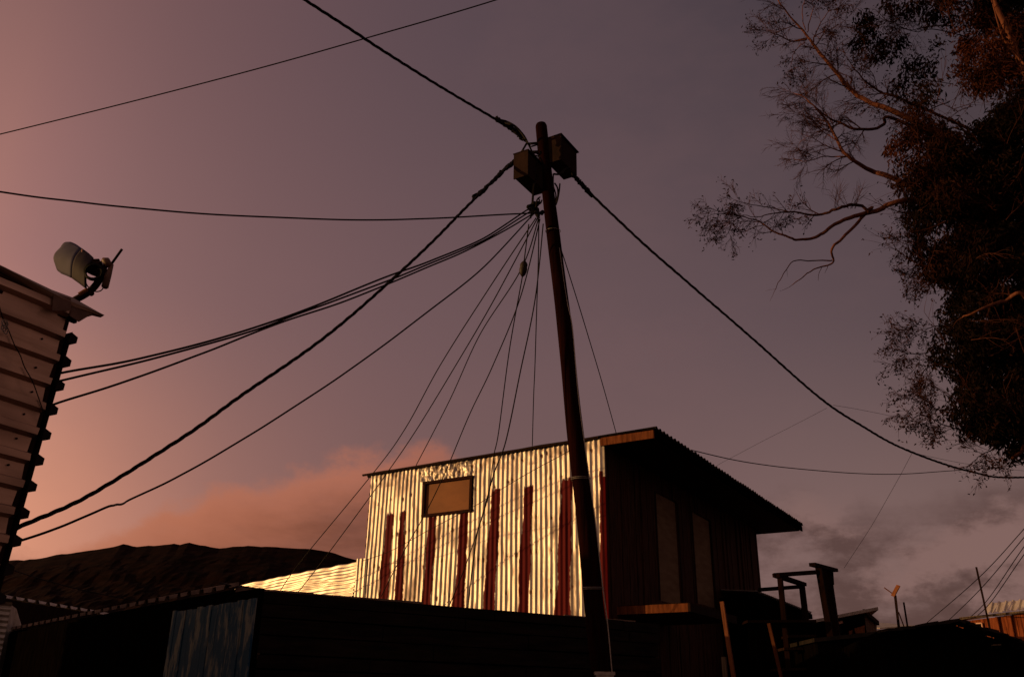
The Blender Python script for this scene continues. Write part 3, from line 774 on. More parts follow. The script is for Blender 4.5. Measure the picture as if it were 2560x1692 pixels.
# wall corner and walls
wc_ = PZ(640, 1545, ZF-.35); wc = V((wc_.x, wc_.y, 0))
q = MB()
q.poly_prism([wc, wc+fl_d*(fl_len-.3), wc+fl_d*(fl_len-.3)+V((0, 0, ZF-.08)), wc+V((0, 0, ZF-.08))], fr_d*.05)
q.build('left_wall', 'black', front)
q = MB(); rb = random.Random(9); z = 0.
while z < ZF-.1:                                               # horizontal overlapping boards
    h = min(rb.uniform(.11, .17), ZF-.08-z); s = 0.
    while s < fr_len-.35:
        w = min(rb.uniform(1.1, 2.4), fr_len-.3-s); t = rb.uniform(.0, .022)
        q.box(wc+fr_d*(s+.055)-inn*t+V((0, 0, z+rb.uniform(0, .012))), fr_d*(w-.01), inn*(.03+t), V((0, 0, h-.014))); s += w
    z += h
q.build('right_wall', 'dark_boards', front)
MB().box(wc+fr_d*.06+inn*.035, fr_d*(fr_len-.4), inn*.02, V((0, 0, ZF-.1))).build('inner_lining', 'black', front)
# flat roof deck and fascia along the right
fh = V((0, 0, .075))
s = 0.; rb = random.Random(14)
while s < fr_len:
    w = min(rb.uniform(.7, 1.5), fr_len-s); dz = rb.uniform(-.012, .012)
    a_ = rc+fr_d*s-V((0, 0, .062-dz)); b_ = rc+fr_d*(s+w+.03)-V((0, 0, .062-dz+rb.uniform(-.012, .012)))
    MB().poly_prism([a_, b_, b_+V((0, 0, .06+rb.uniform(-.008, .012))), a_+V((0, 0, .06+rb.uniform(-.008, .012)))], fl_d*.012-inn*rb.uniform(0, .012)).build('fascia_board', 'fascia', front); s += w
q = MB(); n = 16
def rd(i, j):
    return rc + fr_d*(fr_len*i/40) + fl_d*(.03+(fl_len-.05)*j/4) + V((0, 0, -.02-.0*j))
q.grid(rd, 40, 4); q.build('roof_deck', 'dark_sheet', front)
q = MB(); 
for k in range(9):
    a = .4+k*(fr_len-.8)/8; MB().box(rc+fr_d*a-V((0, 0, .16)), fr_d*.05, fl_d*2.6, V((0, 0, .1))).build('rafter', 'black', front)
# ribbed sheet along the left eave, rising a little away from the eave
q = MB(); NK = int(fl_len/.30)+1; xs = []
for k in range(NK):
    for f in (0, .55, .62, .88, .95): xs.append(((k+f)*.30, .0 if f < .6 or f > .9 else .042))
slope = fr_d*math.cos(math.radians(15)) + V((0, 0, math.sin(math.radians(15))))
def es(i, j):
    s, h = xs[i]; w = noise.noise(V((s*2.3, 1, 1)))*.02
    return rc + fl_d*(s-.15) + slope*(-.06+w+(.07+.55*min(1, max(0, s-.1)/1.3))*j/4) + V((0, 0, h+.01-.02*noise.noise(V((s, 4, 4)))))
q.grid(es, len(xs)-1, 4); q.build('eave_sheet', 'fascia', front)
MB().beam(rc+V((0, 0, -.07)), rc+fl_d*fl_len+V((0, 0, -.07)), .04, .09).build('eave_batten', 'black', front)
# crumpled corner sheet tip
tipp = [PZ(546, 1457, ZF+.02), PZ(590, 1463, ZF+.035), PZ(680, 1478, ZF+.0), PZ(640, 1480, ZF-.02)]
MB().poly_prism(tipp, V((0, .01, .012))).build('corner_flap', 'dark_sheet', front)
# blue boarded patch on the left wall
nF = fr_d.cross(V((0, 0, 1))).normalized()
nl = fl_d.cross(V((0, 0, 1))).normalized()
if nl.dot(CAM-wc) < 0: nl = -nl
bp0 = hit(432, 1575, wc, nl); bs = (V((bp0.x, bp0.y, 0))-wc).dot(fl_d)
q = MB(); s = .01; rb = random.Random(6)
while s < bs:
    w = min(rb.uniform(.10, .15), bs-s+.02)
    q.box(wc+fl_d*s+nl*.003, fl_d*(w-.005), nl*rb.uniform(.012, .022), V((0, 0, ZF-.16-rb.uniform(0, .02)))); s += w
o = q.build('painted_boards', 'blue', front); tag(o, 'weathered boards with flaking blue paint')

# ------------------------------------------------------------------ small things at the far left bottom
sh = thing('ribbed_roof_shack', P(120, 1640, 17.5), 'small dark shack with bright rib tips along its roof edge, at lower left', 'shack')
a, b = P(-80, 1478, 15.6), P(255, 1534, 18.6)
ed = (b-a); el = ed.length; ed.normalize(); back = V((-.2, 1, .045)).normalized()
q = MB(); xs2 = []
for k in range(int(el/.26)):
    for f in (0, .5, .62, .86, .98): xs2.append(((k+f)*.26, .0 if f < .6 or f > .9 else .05))
q.grid(lambda i, j: a+ed*xs2[i][0]+V((0, 0, xs2[i][1]))+back*(j*.35), len(xs2)-1, 3); q.build('roof', 'zinc_roof', sh)
q = MB().poly_prism([a-V((0, 0, .02)), b-V((0, 0, .02)), V((b.x, b.y, 0)), V((a.x, a.y, 0))], V((-.1, 1.0, 0))); q.build('wall', 'dark_wood', sh)
sh2 = thing('sheet_shack', P(20, 1650, 14.4), 'little shack of grey sideways sheets at the bottom left edge', 'shack')
a = P(-120, 1497, 14.4); b = P(29, 1512, 14.6)
ud = V((b.x-a.x, b.y-a.y, 0)); ul = ud.length; ud.normalize(); un = V((ud.y, -ud.x, 0))
q = MB().grid(lambda i, j: V((a.x, a.y, 0))+ud*(ul*i/4)+un*(.014*math.sin(j*1.2566))+V((0, 0, (a.z+(b.z-a.z)*i/4)*j/180)), 4, 180); q.build('wall', 'zinc_roof', sh2, smooth=True)
c = P(60, 1585, 15.4); d0 = P(40, 1520, 15.3)
q = MB().poly_prism([V((b.x, b.y, 0)), V((c.x, c.y, 0)), c, d0, V((b.x, b.y, b.z))], V((-.02, .05, 0))); q.build('end_wall', 'zinc_roof', sh2)
MB().beam(a+V((0, 0, .02)), b+V((0, 0, .02)), .06, .04).build('roof_edge', 'grey_wood', sh2)

# ------------------------------------------------------------------ right side: props, stair, far shacks
def post(label, x0, y0, x1, y1, Y, wpx, mt, name='timber_post', cat='post', Y1=None, group=None):
    t, b = P(x0, y0, Y), P(x1, y1, Y1 or Y)
    b2 = b + (b-t)*(max(0, b.z)/(t.z-b.z)) if t.z > b.z else b
    w = wpx*Y/F*1.05
    return tag(MB().beam(b2, t, w, w, seg=6, wob=.004).build(name, mt, loc=V((b2.x, b2.y, 0))), label, cat, group)
post('orange lit prop leaning under the balcony of the striped shack', 1805, 1503, 1834, 1692, 11.8, 8.5, 'red_wood')
post('thin reddish prop leaning in front of the timber stair', 1922, 1557, 1953, 1691, 11.6, 7, 'prop_wood')
post('short pale plank end standing beside the orange prop', 1809, 1641, 1812, 1676, 11.9, 9.5, 'grey_wood', name='short_plank', cat='plank')

cs = lambda x, y: (1880+x*.1862, 1400+y*.1862)
YS = 13.2; YS2 = 14.3
stair = thing('timber_staircase', V((P(*cs(900, 800), YS).x, YS, 0)), 'dark timber outside stair frame with square handrail posts against the sky', 'staircase')
for (x0, y0, x1, y1, Y, w) in ((893, 90, 1013, 780, YS, 70), (1000, 110, 1095, 780, YS2, 92), (375, 225, 430, 780, YS, 58), (668, 325, 728, 830, YS2, 62)):
    t, b = P(*cs(x0, y0), Y), P(*cs(x1, y1), Y); b2 = b+(b-t)*(b.z/(t.z-b.z)); w_ = w*.1862*Y/F*1.07
    MB().beam(b2, t, w_, w_).build('post', 'stair_wood', stair)
t = P(*cs(1055, 160), YS2); MB().beam(P(*cs(1066, 325), YS2-.06), t, .08, .03).build('cleat', 'stair_wood', stair)
for (p0, p1, th_) in (((808, 55, YS-.12), (1118, 135, YS2+.12), 44), ((285, 200, YS), (875, 158, YS), 46), ((330, 205, YS-.05), (695, 325, YS2+.05), 46), ((90, 395, YS2), (672, 352, YS2), 44)):
    MB().beam(P(*cs(p0[0], p0[1]), p0[2]), P(*cs(p1[0], p1[1]), p1[2]), .09, th_*.1862*13.7/F).build('handrail', 'stair_wood', stair)
for (xa, xb, y) in ((-60, 860, 800), (480, 860, 1000), (430, 830, 1168), (330, 745, 1446)):
    a, b = P(*cs(xa, y), YS-.1), P(*cs(xb, y-6), YS-.1)
    MB().box(a, b-a, V((0, .32, 0)), V((0, 0, -.035))).build('tread', 'dark_wood' if y > 1100 else 'stair_wood', stair)
a, b = P(*cs(-60, 830), YS+.4), P(*cs(870, 880), YS+.4)
MB().box(V((a.x, a.y, 0)), V((b.x-a.x, 0, 0)), V((0, .05, 0)), V((0, 0, a.z))).build('boarded_side', 'black', stair)

# shack with small corrugated roof behind the stair
def shack(name, label, roofpts, thick, wallpts, Y, roofm, wallm, depth=2.5, cat='shack', group=None):
    base_ = P(*wallpts[0], Y); s = thing(name, V((base_.x, base_.y, 0)), label, cat, group)
    r = [P(*p[:2], Y+(p[2] if len(p) > 2 else 0)) for p in roofpts]
    q = MB().poly_prism(r, V((0, depth, thick))); q.build('roof', roofm, s)
    w = [P(*p[:2], Y+(p[2] if len(p) > 2 else .1)) for p in wallpts]
    pts = w + [V((w[-1].x, w[-1].y, 0)), V((w[0].x, w[0].y, 0))]
    MB().poly_prism(pts, V((0, depth*.9, 0))).build('wall', wallm, s)
    return s
a, b = P(1893, 1478, 17), P(2030, 1531, 20.5)
s = thing('corrugated_roof_shack', V((a.x, a.y, 0)), 'dark shack with a sloping corrugated roof edge seen through the stair frame', 'shack')
ed = b-a; el = ed.length; ed.normalize(); n = int(el/.13)*6
MB().grid(lambda i, j: a+ed*(el*i/n)+V((-.4, .7, .10)).normalized()*(j*.5)+V((0, 0, .025*math.sin(2*math.pi*el*i/n/.13))), n, 4).build('roof', 'zinc_roof', s, smooth=True)
MB().poly_prism([a-V((0, 0, .03)), b-V((0, 0, .03)), b-V((0, 0, .13)), V((b.x-.15, b.y, b.z-.14)), V((b.x-.15, b.y, 0)), V((a.x, a.y, 0))], V((-.6, .9, 0))).build('wall', 'black', s)

cs2 = cs
s = thing('overhang_shack', P(2100, 1640, 22), 'dark shack with a long overhanging roof pointing up right, behind the stair', 'shack')
a, b = P(2018, 1551, 22), P(2195, 1516, 22)
MB().box(a, b-a, V((.5, 2.0, .0)), V((0, 0, -.07))).build('roof', 'zinc_roof', s)
w = [P(2022, 1555, 22.3), P(2160, 1530, 22.3)]
MB().poly_prism([w[0], w[1], V((w[1].x, w[1].y, 0)), V((w[0].x, w[0].y, 0))], V((.1, .3, 0))).build('wall', 'black', s)
w = [P(2158, 1532, 22.35), P(2192, 1560, 23.2), P(2192, 1600, 23.2), P(2160, 1600, 22.35)]
MB().poly_prism(w, V((-.05, .2, 0))).build('gable_wall', 'grey_wood', s)
MB().beam(P(2160, 1527, 22.2), P(2195, 1557, 23.1), .06, .10).build('verge_board', 'dark_wood', s)
MB().poly_prism([P(2136, 1570, 22.2), P(2162, 1562, 22.2), P(2162, 1582, 22.2), P(2140, 1582, 22.2)], V((0, .05, 0))).build('patch_board', 'raw_wood', s)
MB().poly_prism([P(2095, 1553, 22.2), P(2106, 1551, 22.2), P(2108, 1557, 22.2), P(2095, 1560, 22.2)], V((0, .05, 0))).build('pale_sheet_scrap', 'pink', s)
MB().poly_prism([P(2123, 1575, 22.1), P(2131, 1574, 22.1), P(2131, 1588, 22.1), P(2123, 1588, 22.1)], V((0, .05, 0))).build('plank_end', 'red_wood', s)

# dark fence-like shack row under them
s = thing('dark_shack', P(2100, 1650, 12.5), 'pitch dark low shack in front of the far roofs, right of the stair', 'shack')
a, b = P(2035, 1594, 12.5), P(2300, 1566, 12.5)
MB().box(a, b-a, V((0, 1.6, 0)), V((0, 0, -.05))).build('roof', 'dark_sheet', s)
MB().poly_prism([a+V((.05, .05, -.05)), b+V((-.05, .05, -.05)), V((b.x-.05, b.y+.05, 0)), V((a.x+.05, a.y+.05, 0))], V((0, 1.4, 0))).build('wall', 'black', s)
q = MB()
for (x, y0, y1, w) in ((2218, 1622, 1700, 3), (2228, 1620, 1700, 4), (2240, 1622, 1700, 3)):
    MB().beam(P(x, y0, 12.45), P(x+12, y1, 12.45), w*12.45/F, .02).build('loose_slat', 'grey_wood', s)
c3 = lambda x, y: (2200+x*.1862, 1400+y*.1862)
# pale roof strip + forked post + sticks
s = thing('pale_roof_shack', P(2240, 1640, 26), 'distant shack showing only a pale strip of roof behind the forked post', 'shack')
MB().box(P(2200, 1571, 26), P(2290, 1565, 26)-P(2200, 1571, 26), V((0, 3, .35)), V((0, 0, .03))).build('roof', 'zinc_roof', s)
w0, w1 = P(2200, 1573, 26.1), P(2290, 1567, 26.1)
MB().poly_prism([w0, w1, V((w1.x, w1.y, 0)), V((w0.x, w0.y, 0))], V((0, 2, 0))).build('wall', 'dark_wood', s)
YF = 24
fp = P(*c3(270, 930), YF); s = thing('forked_post', V((fp.x, fp.y, 0)), 'slim post topped by a sunlit board forming a fork', 'post')
t, b = P(*c3(203, 470), YF), P(*c3(255, 920), YF)
MB().beam(b+(b-t)*(b.z/(t.z-b.z)), t, .058, .058).build('shaft', 'dark_wood', s)
MB().beam(P(*c3(172, 478), YF-.02), P(*c3(248, 336), YF-.02), .10, .03, up=V((-.8, -.6, 0))).build('slanted_board', 'raw_wood', s)
MB().beam(P(*c3(160, 440), YF+.04), P(*c3(55, 365), YF+.06), .03, .02).build('thin_arm', 'raw_wood', s)
post('thin upright stick just right of the forked post', *c3(318, 562), *c3(375, 915), 24, 3.6, 'dark_wood', name='stick', cat='stick')
post('thin slanted stick between the forked post and upright stick', *c3(248, 690), *c3(332, 915), 24.2, 2.4, 'dark_wood', name='stick', cat='stick')
post('pale plank post at the end of the dark low shack', *c3(492, 930), *c3(530, 1140), 10.6, 8.5, 'grey_wood', name='plank_post', cat='post')

# black gable near the right edge
s = thing('gabled_shack', P(2380, 1660, 9.5), 'black gabled shack roof in front of the lit plank shack, lower right', 'shack')
g_ = [P(x, y, 9.5) for x, y in ((2195, 1577), (2290, 1567), (2367, 1554), (2410, 1571), (2433, 1579), (2516, 1605), (2560, 1631), (2700, 1700))]
MB().poly_prism(g_+[V((g_[-1].x, 9.5, 0)), V((g_[0].x, 9.5, 0))], V((.5, 2.5, 0))).build('gable_wall', 'black', s)
rf_ = [p+V((0, -.12, .008)) for p in g_]
q = MB()
rb = random.Random(31)
for i in range(len(rf_)-1):
    for k in range(3):
        a_, b_ = rf_[i].lerp(rf_[i+1], k/3), rf_[i].lerp(rf_[i+1], (k+1.12)/3); dz = V((0, 0, rb.uniform(-.012, .008)))
        q.beam(a_+dz, b_+dz+V((0, 0, rb.uniform(-.012, .012))), .24+rb.uniform(0, .08), rb.uniform(.012, .03))
q.build('roof_edge', 'dark_sheet', s)
MB().poly_prism([P(2482, 1610, 9.35), P(2503, 1609, 9.35), P(2503, 1612, 9.35), P(2482, 1613, 9.35)], V((0, .03, 0))).build('pale_scrap', 'grey_wood', s)

# lit plank shack at the far right
YQ = 26.
s = thing('plank_shack', P(2500, 1640, YQ), 'sunlit shack of reddish planks under a ribbed zinc roof at the right edge', 'shack')
wdir = V((.53, -.848, 0)).normalized()                     # wall runs right and nearer
w0 = P(2350, 1562, YQ)
def wq(px, py, off=0.): return hit(px, py, w0-V((wdir.y*-1, wdir.x, 0))*off, V((wdir.y, -wdir.x, 0)))
t0_, t1_ = wq(2360, 1560), wq(2560, 1531)
def wtop(p): return t0_.z+(t1_.z-t0_.z)*((p-t0_).dot(wdir))/((t1_-t0_).dot(wdir))
rb = random.Random(12); q = MB(); nq = V((wdir.y, -wdir.x, 0))
if nq.dot(CAM-w0) < 0: nq = -nq
x = 0.
while x < 6.5:
    w = rb.uniform(.10, .2); p = V((w0.x, w0.y, 0))+wdir*x
    tz = wtop(p)
    q.box(p+nq*rb.uniform(0, .03), wdir*(w-.012), -nq*.05, V((0, 0, tz))); x += w
q.build('plank_wall', 'lit_planks', s)
MB().poly_prism([V((w0.x, w0.y, 0))-nq*.06, V((w0.x, w0.y, 0))-nq*.06+wdir*6.5, V((w0.x, w0.y, wtop(w0+wdir*6.5)))-nq*.06+wdir*6.5, V((w0.x, w0.y, wtop(w0)))-nq*.06], -nq*2.).build('inner_lining', 'black', s)
r0, r1 = wq(2470, 1534), wq(2620, 1520)
rdir = (r1-r0).normalized(); rup = (-nq*.6+V((0, 0, .8))).normalized()
n = int((r1-r0).length/.19)*5; xs3 = []
for k in range(int((r1-r0).length/.19)):
    for f in (0, .5, .62, .84, .96): xs3.append(((k+f)*.19, .0 if f < .6 or f > .9 else .045))
rn = rdir.cross(rup).normalized()
if rn.z < 0: rn = -rn
MB().grid(lambda i, j: r0+nq*.12+rdir*xs3[i][0]+rn*xs3[i][1]+rup*(j*.085), len(xs3)-1, 4).build('roof', 'zinc', s)
MB().beam(wq(2405, 1546)+nq*.1, wq(2640, 1522)+nq*.1, .05, .06).build('fascia_board', 'grey_wood', s)
MB().beam(wq(2360, 1557)+nq*.06, wq(2470, 1541)+nq*.06, .04, .03).build('verge_board', 'red_wood', s)
wfq = MB()
for (p0, p1) in ((((2424, 1559)), ((2458, 1557))), (((2424, 1559)), ((2427, 1590))), (((2458, 1557)), ((2464, 1590)))):
    wfq.beam(wq(*p0)+nq*.06, wq(*p1)+nq*.06, .03, .045, up=nq)
wo = wfq.build('window', 'pink', s)
MB().poly_prism([wq(2426, 1561)+nq*.04, wq(2457, 1559)+nq*.04, wq(2462, 1590)+nq*.04, wq(2428, 1590)+nq*.04], nq*.004).build('pane', 'black', wo)
post('slender reddish mast slanting up beside the ribbed zinc roof', *c3(1292, 90), *c3(1440, 760), 24.5, 4.2, 'dark_wood', name='mast', cat='mast')

# ------------------------------------------------------------------ gum tree
c8 = lambda x, y: (1740+x*.3954, y*.3954)
YT = 13.0
tr = random.Random(21)
tb = P(2800, 1700, 13.8); tb.z = 0
tree = thing('gum_tree', tb, 'tall dark gum tree with bare twisting branches filling the right edge', 'tree')
trunk_pts = [tb]+[P(x, y, 13.7) for x, y in ((2780, 1560), (2790, 1350), (2760, 1100), (2740, 800), (2760, 500), (2720, 200), (2690, -100), (2640, -350))]
q = MB(); sp_ = spline(trunk_pts, 8); n = len(sp_)
q.tube(sp_, [.30*(1-i/n)+.05*(i/n) + .012*noise.noise(V((i*.7, 0, 0))) for i in range(n)], 14); q.build('trunk', 'bark', tree, smooth=True)
twigs = MB(); leaves = MB()
def leaf(p, d, l, w, red):
    d = d.normalized(); a = d.cross(V((tr.uniform(-1, 1), tr.uniform(-1, 1), tr.uniform(-.4, .4))))
    if a.length < 1e-4: return
    a.normalize(); n0 = len(leaves.v); bend = d.cross(a)*(l*.12)
    leaves.v += [p, p+d*(l*.45)+a*w+bend, p+d*l, p+d*(l*.45)-a*w+bend]
    leaves.f.append((n0, n0+1, n0+2, n0+3)); leaves.c += [(red, 0, 0)]*4
def twig(p, d, l, r, lev, lv):
    """recursive twig: wandering, droops a little, forks; lv = leaf density"""
    k = 5; pts = [p]; dd = d.normalized()
    for i in range(k):
        dd = (dd + V((tr.uniform(-1, 1), tr.uniform(-1, 1), tr.uniform(-1, 1)))*.17 + V((0, 0, -.02))).normalized()
        pts.append(pts[-1]+dd*(l/k))
    twigs.tube(pts, [r*(1-.6*i/k) for i in range(k+1)], 4 if r > .006 else 3, cap=False)
    if lev > 0:
        for i in range(1, k+1):
            for _ in range(1 if tr.random() < .75 else 2):
                nd = (dd + V((tr.uniform(-1, 1), tr.uniform(-1, 1)*.8, tr.uniform(-1, 1)))*.75).normalized()
                twig(pts[i], nd, l*tr.uniform(.42, .7), max(.003, r*.5), lev-1, lv)
    if lev == 0 and lv > 0:
        for _ in range(int(lv*tr.random()*2+.5)):
            leaf(pts[-1]+V((tr.uniform(-1, 1), tr.uniform(-1, 1), tr.uniform(-1, 1)))*.03, V((tr.uniform(-1, 1), tr.uniform(-1, 1), tr.uniform(-1.2, .4))), tr.uniform(.04, .075), tr.uniform(.009, .014), tr.random()*.5)
RTW = V((1, 0, 0)); UPW = UP
def imgdir(dx, dy, dz=0.): return RT*dx - UP*dy + V((0, dz, 0))
def limb(name, pxs, wid, Y=YT, Y2=None, into=None, mt='bark', fn=c8, twn=0, lev=2, tl=.5, lv=1., tip=True, spread=.8, start=.35):
    Ys = [Y+((Y2 or Y)-Y)*i/(len(pxs)-1)+.12*math.sin(i*1.7) for i in range(len(pxs))]
    p3 = [P(*fn(x, y), yy) for (x, y), yy in zip(pxs, Ys)]
    w = [wpx*Y/F/2*1.1 for wpx in wid]
    if into is not None:
        zt = p3[0].z-1.0-.25*abs(p3[0].x-into.x); into = T(max(1.5, zt)); mid = p3[0].lerp(into, .5)+V((0, 0, .12))
        p3 = [into, mid]+p3; w = [w[0]*1.4, w[0]*1.2]+w
    m_w = len(w)
    sp = spline(p3, 6); rad = []
    for i in range(len(sp)):
        t = i/(len(sp)-1)*(m_w-1); k = min(m_w-2, int(t)); rad.append(max(.002, (w[k]+(w[k+1]-w[k])*(t-k))*(1+.1*noise.noise(V((i*.9, Y, w[0]*99))))))
    wv = [p+V((noise.noise(V((i*.45, w[0]*50, 0))), 0, noise.noise(V((i*.45, w[0]*50, 7)))))*.018*(0 if i in (0, len(sp)-1) else 1) for i, p in enumerate(sp)]
    MB().tube(wv, rad, 9).build(name, mt, tree, smooth=True)
    for _ in range(twn):
        i = tr.randint(int(len(wv)*start), len(wv)-2); t = (wv[i+1]-wv[i]).normalized()
        side = t.cross(V((tr.uniform(-.4, .4), 1, tr.uniform(-.4, .4)))).normalized()*(1 if tr.random() < .5 else -1)
        twig(wv[i], (t*.75+side*spread+V((0, tr.uniform(-.5, .5), 0))), tl*tr.uniform(.5, 1.15), min(rad[i]*.55, .012), lev, lv)
    if tip: twig(wv[-1], wv[-1]-wv[-3], tl*.8, rad[-1]*.9, lev, lv)
    return wv
T = lambda z: min(sp_, key=lambda p: abs(p.z-z))
limb('limb', [(1750, 1000), (1600, 890), (1450, 800), (1240, 700), (1080, 640), (960, 550), (830, 390), (740, 280), (680, 200), (600, 110), (530, 20), (500, -60)], [24, 21, 18, 15, 13, 12, 9.5, 8, 6.5, 4.5, 3.5, 2.5], into=T(7.2), twn=17, lev=2, tl=.56, lv=.25, start=.45)
for pts, wd in (([(740, 270), (762, 200), (820, 95), (850, 55)], [4, 3, 2.2, 1.4]), ([(745, 235), (800, 205), (860, 178), (930, 140)], [3.2, 2.6, 2, 1.3]), ([(700, 250), (610, 262), (530, 228), (450, 200)], [5, 4, 3, 1.6]),
                ([(690, 265), (630, 320), (605, 380), (595, 430)], [2.6, 2, 1.6, 1]), ([(690, 190), (672, 90), (685, 0), (690, -60)], [3, 2.4, 1.8, 1.2]), ([(705, 205), (728, 100), (762, 10), (790, -50)], [3, 2.4, 1.8, 1.2])):
    limb('branchlet', pts, wd, twn=7, lev=2, tl=.38, lv=.6, start=.4)
limb('branch', [(1250, 1130), (1130, 1090), (1020, 1030), (930, 960), (890, 880), (830, 770), (770, 700), (690, 620), (620, 590)], [14, 12, 10, 9, 7.5, 6, 4.5, 3, 2], into=T(5.8), twn=19, lev=2, tl=.5, lv=.25, start=.35)
for pts, wd in (([(950, 990), (870, 992), (800, 990), (700, 1020), (620, 1005)], [4, 3.4, 2.8, 2, 1.3]), ([(890, 890), (830, 850), (780, 832), (700, 870), (650, 910)], [3, 2.6, 2.2, 1.6, 1]), ([(820, 770), (750, 745), (680, 730), (610, 720)], [3, 2.4, 1.8, 1.2])):
    limb('branchlet', pts, wd, twn=8, lev=2, tl=.36, lv=.25, start=.35)
limb('branch', [(1260, 755), (1190, 785), (1130, 815), (1000, 815), (920, 780), (850, 752), (770, 690), (700, 640)], [9, 8.5, 8, 7, 6, 5, 3, 1.8], into=T(6.6), mt='bark_dark', twn=14, lev=2, tl=.48, lv=.2, start=.5)
limb('branch', [(1280, 620), (1180, 590), (1080, 520), (1000, 430), (950, 360)], [7, 6, 4.5, 3, 1.8], into=T(7.4), mt='bark_dark', twn=14, lev=2, tl=.5, lv=1, start=.35)
limb('limb', [(1650, 1370), (1500, 1300), (1400, 1272), (1260, 1278), (1150, 1330), (1060, 1352), (940, 1385), (850, 1440), (760, 1500), (660, 1515), (580, 1500), (470, 1450), (400, 1400), (300, 1370), (200, 1347)], [20, 17, 15, 13.5, 13, 12, 10, 9, 8, 6.5, 5.5, 4.5, 3.4, 2.6, 1.8], into=T(5.2), twn=8, lev=1, tl=.35, lv=.6, start=.75)
limb('branch', [(1090, 1340), (1050, 1303), (980, 1297), (900, 1317), (830, 1345), (750, 1360), (600, 1340), (480, 1352), (380, 1375), (300, 1360)], [8, 8, 8, 7.5, 7, 6, 4, 3, 2.2, 1.5], mt='bark_dark', twn=10, lev=1, tl=.4, lv=.6, start=.5)
limb('branchlet', [(600, 1340), (450, 1310), (330, 1290), (260, 1270)], [3, 2.4, 1.8, 1.2], mt='bark_dark', twn=6, lev=2, tl=.3, lv=.4)
for pts in ([(420, 1405), (330, 1400), (260, 1410), (200, 1440)], [(310, 1370), (220, 1360), (130, 1350), (60, 1370)], [(300, 1360), (240, 1400), (210, 1450), (190, 1490)], [(560, 1495), (540, 1450), (545, 1400), (600, 1350)]):
    limb('branchlet', pts, [2.4, 2, 1.6, 1], mt='bark_dark', twn=6, lev=2, tl=.28, lv=.4, start=.3)
D8 = lambda x, y: (x*K, y*K)
limb('branch', [(2020, 478), (2000, 500), (1960, 545), (1926, 577), (1930, 608), (1890, 622), (1860, 640), (1835, 660)], [9, 8.5, 7.5, 6, 4.5, 3.4, 2.6, 1.8], fn=D8, mt='bark', twn=2, lev=0, tl=.3, lv=0)
limb('branchlet', [(1928, 603), (1880, 604), (1836, 605), (1815, 635), (1795, 672)], [3.6, 3, 2.6, 2, 1.4], fn=D8, mt='bark_dark', twn=2, lev=0, tl=.25, lv=0)
for k in range(12):  # spiky dead twigs on the low limb
    p = P(*c8(880+tr.uniform(-10, 130), 1320), YT); twig(p, imgdir(tr.uniform(-.8, .6), -1, tr.uniform(-.4, .4)), .36, .005, 1, 0)
limb('branch', [(2372, 685), (2330, 697), (2300, 705), (2260, 722), (2230, 735)], [11, 9, 8, 6, 4], fn=D8, Y=12.2, into=T(4.5), twn=3, lev=1, tl=.4, lv=1)
limb('limb', [(2420, 220), (2372, 168), (2340, 90), (2300, 0), (2270, -60)], [18, 16, 15, 14, 13], fn=D8, Y=12.3, into=T(8.2), twn=2, lev=1, lv=2)
limb('branch', [(2372, 150), (2330, 100), (2310, 50), (2300, 10)], [6, 5, 4, 3], fn=D8, Y=12.2, twn=1, lev=1, lv=2)
limb('branch', [(2345, 1000), (2370, 1020), (2366, 1045), (2345, 1060)], [9, 9, 8, 7], fn=D8, Y=12.6, into=T(3.2), tip=False, mt='bark_dark')
for pts in ([(2200, 60), (2150, 62), (2110, 70), (2085, 62)], [(2240, 85), (2160, 68), (2120, 74), (2070, 58)], [(2200, 235), (2150, 255), (2110, 265), (2080, 270)], [(2180, 575), (2140, 580), (2110, 570), (2085, 560)], [(2170, 610), (2130, 625), (2110, 640)], [(2200, 790), (2150, 815), (2120, 820), (2090, 815)], [(2200, 850), (2160, 845), (2130, 870)],
            [(2220, 960), (2180, 950), (2140, 935), (2115, 925)], [(2240, 1000), (2190, 985), (2150, 965), (2120, 960)], [(2220, 770), (2180, 755), (2150, 760), (2130, 775)], [(2180, 540), (2130, 530), (2100, 545)], [(2340, 1020), (2300, 1040), (2270, 1055)]):
    limb('branchlet', pts, [3.4, 2.6, 2, 1.3][:len(pts)], fn=D8, mt='bark_dark', twn=8, lev=2, tl=.40, lv=.8, start=.25)
# crown: leaf clumps through the volume
dense = [(2150, -260), (2140, -20), (2190, 30), (2205, 70), (2228, 120), (2205, 160), (2160, 195), (2110, 235), (2090, 265), (2085, 300), (2060, 340), (2070, 380), (2075, 420), (2095, 455), (2105, 500), (2115, 560), (2135, 640), (2185, 690), (2185, 760), (2150, 800), (2180, 850), (2210, 900), (2195, 950), (2230, 1000), (2290, 1005), (2340, 1040), (2372, 1060), (2480, 1060), (2700, 980), (2900, 700), (2950, 300), (2900, -260)]
dense = [(x*K, y*K) for x, y in dense]
def inside(x, y, pg):
    c = False; j = len(pg)-1
    for i in range(len(pg)):
        if (pg[i][1] > y) != (pg[j][1] > y) and x < (pg[j][0]-pg[i][0])*(y-pg[i][1])/(pg[j][1]-pg[i][1])+pg[i][0]: c = not c
        j = i
    return c
def clump(c, r, n, red):
    ax_ = V((tr.uniform(-.5, .5), tr.uniform(-.5, .5), -1))
    for _ in range(n):
        d = V((tr.gauss(0, 1), tr.gauss(0, 1), tr.gauss(0, 1))).normalized()*(tr.random()**.45)
        p = c + V((d.x*r, d.y*r, d.z*r*.85))
        leaf(p, ax_+V((tr.uniform(-.9, .9), tr.uniform(-.9, .9), tr.uniform(-.5, .7))), tr.uniform(.07, .14), tr.uniform(.013, .022), max(0, min(1, red+tr.uniform(-.15, .15))))
